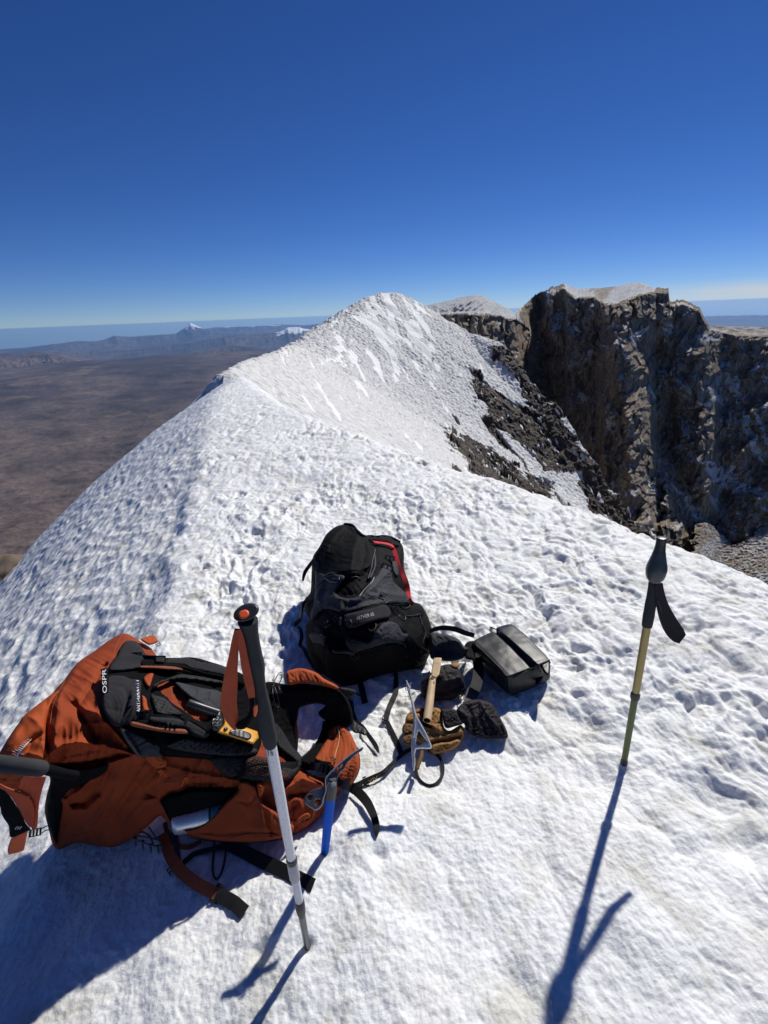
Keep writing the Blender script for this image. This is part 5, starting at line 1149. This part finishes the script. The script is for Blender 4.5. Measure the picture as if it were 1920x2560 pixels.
# ================================================================== TAN CANE with raffia
cn = thing('cane_scraper', 'tan cane tube with flat ridged blade tied on, leaning over the gloves', 'tool', ground(np.array(1070.), np.array(1800.)))
HC_ = Field([(1067,1800,.115),(1075,1760,.125),(1082,1700,.135),(1090,1660,.145),(1100,1645,.145),(1000,1700,.12),(1150,1700,.14)])
ax_ = W4([(440,972),(446,930),(458,850),(472,740),(483,650),(490,600)]); wd = [72, 74, 74, 68, 62, 60]
P_ = np.array([HC_.pt(np.array(x), np.array(y)) for x, y in ax_]); R_ = np.array([depth_w(p, w/3.456)/2 for p, w in zip(P_, wd)])
d0 = P_[0]-P_[1]; d0 /= np.linalg.norm(d0)
Pt = np.vstack([P_[0]-d0*.05, P_[0]-d0*.001, P_[0], P_]) ; Rt = np.r_[R_[0]*.82, R_[0]*.84, R_[0]*.97, R_]
ct = tube('cane_tube', spline(P_, 5), np.interp(np.linspace(0, 1, len(spline(P_, 5))), np.linspace(0, 1, len(R_)), R_), BAMBOO, cn, 20)
tube('hollow_end', [P_[0]-d0*.0006, P_[0]+d0*.0012], [R_[0]*.84, R_[0]*.80], BLACK, ct, 20)
bl = puff('ridged_blade', W4([(475,592),(480,540),(492,470),(500,432),(535,428),(568,432),(560,500),(545,580),(520,605)]), HC_, BAMBOO, cn, .012, .004, 4, .012, 5, [(W4([(488+k*2,480+k*16),(552-k,490+k*16)]), -.0022, 1.3) for k in range(5)], 0, 10, 1.8, 1)
SCn = Surf([ct, bl])
for L in ([(465,575),(490,590),(520,600),(540,595)], [(455,600),(490,610),(530,618),(555,600)], [(470,560),(475,590),(460,620)], [(495,640),(530,645),(555,625),(545,600)], [(500,650),(530,655),(552,640)], [(450,565),(470,585)], [(460,545),(475,580)], [(515,645),(550,650),(545,675)]):
    strap('raffia_tie', W4(L), SCn, RAFFIA, cn, 3.2, .0015, .004)

# ================================================================== ICE AXES
def plate_field(P0, n):
    class PF:
        def t(s, px, py, lift=0):
            R = ray(px, py); return ((P0-EYE)@n)/(R@n)-np.asarray(lift)/np.linalg.norm(R, axis=-1)
        def pt(s, px, py, lift=0): return EYE+ray(px, py)*s.t(px, py, lift)[..., None]
    return PF()
ia = thing('ice_axe', 'ice axe with bright blue shaft and perforated steel head beside the orange backpack', 'ice axe', ground(*map(np.array, W8([(765,2180)])[0])))
base = ground(*map(np.array, W8([(762,2175)])[0])); topA = top_over(base, *W8([(856,1290)])[0], -.02)
dA = (topA-base)/np.linalg.norm(topA-base); bA = base-dA*.12
def oval_shaft(name, prof_px, mat, parent, base, top, ratio=.62, extra=None):
    P = pole_points(base, top, [(a, b) for a, b, _ in prof_px]); W = np.array([depth_w(p, w) for p, (_, _, w) in zip(P, prof_px)])
    return ribbon(name, P, W, W.mean()*ratio, mat, parent, rounded=True)
oval_shaft('shaft', W8([(740,2330,92),(765,2160,96),(800,1900,112),(820,1700,120),(842,1480,128)]), BLUE, ia, base, topA)
oval_shaft('head_sleeve', W8([(840,1495,134),(848,1420,138),(856,1340,134),(862,1280,116),(870,1235,90)]), RUBBER, ia, base, topA)
vn = EYE-topA; vn /= np.linalg.norm(vn)
PFa = plate_field(topA+vn*.010, vn)
hd_ = puff('axe_head', W8([(775,1300),(772,1250),(795,1210),(840,1160),(900,1095),(1000,1005),(1080,945),(1150,890),(1243,843),(1248,860),(1230,890),(1180,920),(1125,965),(1080,1010),(1035,1060),(1010,1120),(960,1160),(930,1215),(905,1290),(870,1300),(830,1290),(800,1330),(782,1400),(775,1440)]), PFa, STEEL, ia, .002, .002, 3, .008, 4, (), 0, 10, 1.9, 2, holes=[W8([(900,1185),(885,1150),(905,1120),(925,1100),(935,1130),(915,1170)]), W8([(955,1105),(955,1085),(985,1060),(985,1080),(970,1105)])], flatback=True)
puff('adze', W8([(778,1300),(790,1330),(780,1420),(750,1480),(735,1560),(700,1610),(650,1642),(580,1605),(512,1552),(498,1495),(540,1430),(600,1382),(680,1355),(745,1345),(765,1320)]), PFa, STEEL, ia, .003, .004, 4, .007, 5, (), 0, 10, 1.9, 2, holes=[W8([(545,1470),(565,1440),(600,1440),(608,1475),(585,1505),(555,1500)]), W8([(632,1530),(660,1500),(698,1505),(705,1545),(680,1570),(645,1565)])], flatback=True)
tube('rivet', [PFa.pt(*map(np.array, W8([(872,1310)])[0]), l) for l in (.002, .008, .009)], [.007, .007, .004], SILVER, ia, 16)
ribbon('head_edge', np.array([PFa.pt(np.array(x), np.array(y), .006) for x, y in spline(W8([(650,1640),(700,1608),(738,1555),(755,1470),(778,1400),(772,1300),(772,1250),(800,1200),(900,1095),(1000,1005),(1130,905),(1243,845)]), 6)]), .0022, .004, SILVER, hd_)
# silver axe
ib = thing('ice_axe', 'silver ice axe with triangular cut-out head beside the tan glove', 'ice axe', ground(*map(np.array, W4([(330,1395)])[0])))
base = ground(*map(np.array, W4([(330,1395)])[0])); topB = top_over(base, *W4([(330,1000)])[0], -.03)
vn = EYE-topB; vn /= np.linalg.norm(vn); vn2 = vn+np.array([.15, 0, -.1]); vn2 /= np.linalg.norm(vn2)
PFb = plate_field(topB+vn*.004, vn2)
hb2 = puff('axe_head', W4([(258,626),(268,626),(280,655),(296,690),(298,720),(310,770),(330,840),(352,920),(380,980),(430,1070),(478,1180),(480,1212),(440,1218),(345,1222),(338,1300),(335,1395),(318,1400),(312,1300),(304,1200),(312,1080),(322,980),(318,900),(300,800),(280,740),(268,700)]), PFb, SILVER, ib, .004, .006, 4, .012, 5, [(W4([(300,790),(335,930),(330,1100)]), .004, 3)], 0, 10, 1.9, 2, holes=[W4([(368,1062),(390,1085),(420,1130),(442,1160),(400,1165),(350,1182),(352,1120)])], flatback=True)
oval_shaft('shaft', W4([(330,1500,26),(328,1395,27),(325,1240,30)]), STEEL, ib, base, topB)
tube('pick_ring', np.array([PFb.pt(np.array(x), np.array(y), .008) for x, y in W4([(255,690),(262,710),(280,705),(297,695)])]), .0025, SILVER, ib, 8)
SBx = Surf([])
GRF = FLAT(.008)
lw = strap('leash', V8([(1100,1350,16),(1180,1330,17),(1280,1275,15),(1400,1215,13),(1500,1165,12)])+V4([(150,1335,9),(210,1280,9),(260,1240,9),(310,1220,9)]), SBx, WEB, ib, 12, .0025, .006, arch=.02)
strap('leash', V4([(345,1300,9),(345,1380,8),(352,1440,8),(380,1490,8),(430,1528,8),(480,1535,8),(530,1510,8),(570,1450,8),(578,1370,8),(555,1300,8),(510,1255,7),(450,1225,7)]), SBx, WEB, ib, 8, .0022, .008)
lw2 = strap('leash_braid', V4([(395,1235,10),(388,1290,11),(370,1340,10),(355,1390,9)]), FLAT(.05), TAND, ib, 10, .006, .012, rounded=True)
buckle('leash_slider', *W8([(1278,1275)])[0], rad(-28), 9, 20, SBx, ib, PLASTIC, .012)
for k, (x, y) in enumerate([(1165,1340),(1190,1328),(1215,1318),(1240,1305)]):
    strap('leash_stitching', W8([(x-4,y-26),(x+4,y+22)]), SBx, RAFFIA if k > 2 else GREYF, ib, 2.0, .001, .016)
lettering('leash_lettering', 'VIV', W8([(1320,1295)])[0], W8([(1440,1240)])[0], 8, Surf([lw]), plain('amber_print', (.62, .36, .06)), ib, .004)

# ================================================================== TREKKING POLES
pw = thing('trekking_pole', 'white speckled trekking pole with black foam grip and orange wrist strap', 'trekking pole', ground(np.array(769.), np.array(2368.)))
base = ground(np.array(769.), np.array(2368.)); topP = top_over(base, 616, 1532)
dv = (topP-base)/np.linalg.norm(topP-base)
lathe_px('tip', [(800,2540,11),(769,2368,16),(757,2315,17),(752,2290,18)], base, topP, STEEL, pw)
lathe_px('lower_collar', [(752,2290,18),(750,2282,22),(747,2270,25),(745,2258,25),(744,2254,21)], base, topP, PLASTIC, pw)
lathe_px('lower_shaft', [(745,2258,19),(731,2200,21)], base, topP, plain('white_shaft', (.66,.66,.68), .35), pw)
lathe_px('ferrule', [(731,2202,22),(730,2196,26),(725,2160,27),(724,2156,25)], base, topP, plain('grey_ferrule', (.40,.40,.43), .4), pw)
lathe_px('ferrule_ring', [(724,2158,27),(723,2152,28),(722,2148,26)], base, topP, RUBBER, pw)
sh = lathe_px('upper_shaft', [(722.5,2150,22),(709,2070,25),(696,2002,27),(684,1935,28),(668,1850,29)], base, topP, SHAFT, pw)
lathe_px('foam_sleeve', [(670,1868,28),(668,1858,36),(664,1840,38),(659,1800,38),(654,1760,35),(650,1728,31),(649,1720,28)], base, topP, FOAM, pw)
gp = lathe_px('grip', [(650,1730,28),(646,1705,31),(643,1690,34),(640,1672,41),(637,1658,43),(633,1640,40),(628,1612,39),(623,1585,40),(620,1568,44),(618,1552,50)], base, topP, FOAM, pw)
# flared oval head, tilted towards the camera
hp_ = top_over(base, 615.5, 1531); 
def disk(name, px, py, w, h, ang, lift, th, mat, parent, dome=.0):
    a = np.linspace(0, 2*math.pi, 33)[:-1]; ca, sa = math.cos(ang), math.sin(ang)
    L = [(px+(w/2*math.cos(t)*ca-h/2*math.sin(t)*sa), py+(w/2*math.cos(t)*sa+h/2*math.sin(t)*ca)) for t in a]
    pf = plate_field(hp_, (lambda n: n/np.linalg.norm(n))(EYE-hp_+np.array([0, 0, .9])))
    return puff(name, L, pf, mat, parent, lift, dome, 6, th, 9, (), 0, 10, 2.2, 0)
disk('grip_head', 615.5, 1531, 68, 42, rad(-24), .006, .028, RUBBER, pw, .006)
disk('orange_button', 609.5, 1536, 30, 24, rad(-24), .009, .010, plain('orange_plastic', (.72,.10,.02), .45), pw, .004)
def pole_surf(base, top, off, swing=0, x0=0, x1=1):
    class PS:
        def t(s, px, py, lift=0):
            px = np.atleast_1d(px); py = np.atleast_1d(py)
            d = (top-base); zb = (proj(base)); zt = proj(top)
            f = np.clip((zb[1]-py)/(zb[1]-zt[1]), -.2, 1.2); 
            ib_, it_ = 1/zb[2], 1/zt[2]; dep = 1/(ib_+(it_-ib_)*f)
            return dep-off+swing*np.clip((px-x0)/(x1-x0), 0, 1)-lift/np.linalg.norm(ray(px, py), axis=-1)
        def pt(s, px, py, lift=0): return EYE+ray(np.atleast_1d(px), np.atleast_1d(py))*s.t(px, py, lift)[:, None]
    return PS()
PS = pole_surf(base, topP, .018)
strap('wrist_strap', W2([(362,295,42),(345,400,60),(330,520,75),(312,650,100),(300,780,120),(292,880,126),(308,970,112),(335,1040,80),(360,1085,50)]), PS, MAROON, pw, 30, .0025, .0)
strap('wrist_strap', W2([(368,300,44),(392,400,55),(410,500,60),(428,600,66),(450,700,66),(466,770,60),(478,840,50)]), PS, MAROON, pw, 18, .0025, .008)
puff('strap_pad', W2([(455,790),(480,790),(495,860),(492,950),(470,1030),(430,1085),(390,1098),(350,1090),(345,1060),(400,1010),(440,985),(462,930)]), PS, BLACKSOFT, pw, .004, .008, 4, .012, 6, (), .002, 14, 2.8)
puff('strap_tag', W2([(498,898),(524,900),(524,950),(508,1000),(490,985),(488,930)]), PS, CORAL, pw, .014, .002, 3, .004, 4, (), 0, 14, 2.4, 0)
lettering('shaft_number', '16', W2([(612,1312)])[0], W2([(652,1304)])[0], 17, Surf([sh]), PLASTIC, sh, .002)

pg = thing('trekking_pole', 'olive gold trekking pole with bulbous black grip standing alone in snow', 'trekking pole', ground(np.array(1560.), np.array(1907.)))
base = ground(np.array(1560.), np.array(1906.)); topG = top_over(base, *W6([(812,140)])[0], .03)
lathe_px('snow_tip', W6([(478,2090,36),(505,1960,42),(511,1932,48)]), base, topG, PLASTIC, pg)
lathe_px('tip_collar', W6([(508,1945,54),(513,1925,55),(516,1905,53)]), base, topG, PLASTIC, pg)
lathe_px('lower_shaft', W6([(512,1930,46),(540,1780,48),(575,1590,50),(605,1425,52)]), base, topG, GREEN, pg)
lathe_px('locking_collar', W6([(603,1432,62),(606,1415,72),(612,1390,73),(615,1375,66)]), base, topG, PLASTIC, pg)
lathe_px('upper_shaft', W6([(612,1395,57),(640,1240,59),(672,1060,61),(712,845,62)]), base, topG, OLIVE, pg)
lathe_px('foam_sleeve', W6([(714,852,74),(718,835,80),(733,755,86),(736,735,82),(748,680,84),(757,630,78),(770,560,78),(778,505,82)]), base, topG, FOAM, pg)
lathe_px('grip', W6([(788,500,84),(790,492,92),(792,470,126),(794,440,146),(795,400,156),(797,370,150),(800,330,128),(803,290,106),(805,262,96)]), base, topG, plain('blue_black_grip', (.022,.034,.045), .35, 0, .5), pg)
lathe_px('grip_cap', W6([(804,270,97),(806,235,84),(808,200,76),(811,165,76),(812,148,80),(813,140,74),(813,137,40)]), base, topG, RUBBER, pg)
PSg = pole_surf(base, topG, .012)
cv = EYE-topG; cv /= np.linalg.norm(cv); sv = np.array(sdir); Tg = np.array([.35, 0, -.94]); q_ = -np.cross(sv, Tg); edge = .75*cv+.75*q_/np.linalg.norm(q_)
strap('wrist_strap', W6([(785,512,70),(797,600,84),(818,690,104),(852,780,128),(895,860,140),(940,915,130),(975,950,90)]), PSg, GAUNT, pg, 20, .003, .004, facing=edge)
strap('strap_edge', W6([(775,640),(800,690),(808,740)]), PSg, GREYF, pg, 4, .003, .02, rounded=True)

# third pole, across the left edge
pb = thing('trekking_pole', 'black foam trekking pole grip with rust strap, lying across the orange backpack lid', 'trekking pole', HP.pt(np.array(60.), np.array(1925.), .08))
HPb = Field([(-60,1900,.62),(60,1915,.585),(130,1930,.545),(180,1940,.45),(220,1945,.32),(-60,2000,.62),(200,2000,.46),(60,1850,.585)])
def hp3(L): return np.array([HPb.pt(np.array(x), np.array(y)) for x, y, *_ in L])
def tube_px(name, L, mat, parent, n=20):
    P = hp3(L); W = np.array([depth_w(p, l[2])/2 for p, l in zip(P, L)]); return tube(name, P, W, mat, parent, n)
tube_px('foam_sleeve', W7([(-420,290,280),(0,345,282),(300,378,278),(600,412,272),(700,424,262),(750,430,240),(778,434,190),(785,435,120)]), FOAM, pb)
tube_px('shaft', W7([(770,434,178),(900,465,172),(1040,500,168),(1085,512,160),(1300,545,150)]), BLACKSOFT, pb)
tube_px('grip', W7([(-1000,215,300),(-800,240,310),(-500,280,300),(-400,292,282)]), FOAM, pb)
HS = Field([(0,1960,.53),(100,1950,.51),(40,2050,.38),(90,2060,.36),(60,2100,.29),(20,2120,.26),(80,2075,.33),(0,2020,.44)])
puff('wrist_strap', W7([(390,540),(580,560),(790,560),(775,640),(700,900),(665,1130),(645,1430),(560,1490),(535,1350),(560,1000),(430,860),(290,790),(330,660)]), HS, MAROON, pb, 0, .006, 4, .008, 6, (), .002, 24, 3.4, 2)
puff('wrist_strap', W7([(-120,600),(0,680),(140,750),(280,800),(430,860),(520,930),(570,1010),(605,1180),(590,1330),(540,1450),(440,1350),(330,1140),(200,930),(80,800),(-120,720)]), HS, MAROON, pb, .016, .008, 5, .010, 7, (), .002, 24, 3.4, 2)
pd = puff('strap_pad', W7([(-120,700),(0,745),(100,820),(200,935),(300,1090),(390,1215),(420,1330),(500,1440),(530,1480),(400,1540),(190,1622),(160,1500),(150,1410),(80,1310),(20,1200),(0,1080),(-120,1000)]), HS, BLACKSOFT, pb, .010, .010, 5, .012, 7, (), .002, 24, 3.4, 2)
puff('strap_tag', W7([(190,1632),(330,1560),(482,1490),(455,1640),(412,1838),(300,1880),(150,1912),(128,1850),(150,1740)]), HS, CORAL, pb, .014, .004, 4, .006, 5, (), .0015, 10, 3, 0)
SPd = Surf([pd])
for x in (262, 300, 338):
    strap('strap_mark', W7([(x,1475),(x+22,1440),(x+44,1425)]), SPd, WHITE, pb, 1.3, .0008, .003)

# ================================================================== ROCKS
def boulder(name, label, c, r, seed):
    bm = bmesh.new(); bmesh.ops.create_icosphere(bm, subdivisions=4, radius=1); V = np.array([v.co for v in bm.verts])
    k = 1+.45*noise3(V[:, 0]*1.3+seed, V[:, 1]*1.3, V[:, 2]*1.3)+.22*noise3(V[:, 0]*3.1, V[:, 1]*3.1+seed, V[:, 2]*3.1)+.10*noise3(V[:, 0]*8, V[:, 1]*8+seed, V[:, 2]*8)
    for v, q in zip(bm.verts, V*k[:, None]*np.array(r)+np.array(c)): v.co = q
    me = bpy.data.meshes.new(name); bm.to_mesh(me); bm.free()
    o = link(name, me, STONE); o['label'] = label; o['category'] = 'rock'; return o
STONE = plain('brown_stone', (.15, .115, .09), .9, 0, .15, .6, 9)
a_, e_ = azel(1017, 753); boulder('rock', 'small dark rock on the skyline right of the snow peak', (132*math.sin(a_), 132*math.cos(a_), HC+132*math.tan(e_)), (.75, .7, .85), 2.0)
a_, e_ = azel(2, 1432); boulder('rock', 'brown rock outcrop below the snow slope at the left edge', (11*math.sin(a_), 11*math.cos(a_), HC+11*math.tan(e_)-.2), (.55, .6, .5), 5.0)

# ================================================================== CRAMPONS in the shade
cr = thing('crampon', 'black steel crampon half hidden under the orange backpack', 'crampon', ground(*map(np.array, W5([(200,330)])[0])))
GC = FLAT(.02)
for L in ([(90,320),(150,345),(220,370),(300,378)], [(120,300),(180,310),(260,330)], [(150,270),(200,300),(230,360)], [(200,240),(240,300),(290,360)], [(100,310),(115,290),(150,275)]):
    strap('steel_bar', W5(L), GC, STEEL, cr, 4, .004, .006, rounded=True)
for x, y in ((110,322),(160,348),(215,372),(265,380),(295,378)):
    p = GC.pt(*map(np.array, W5([(x, y)])[0])); tube('point', [p+np.array([0, 0, .006]), p-np.array([.004, .006, .03])], [.005, .0008], STEEL, cr, 8)
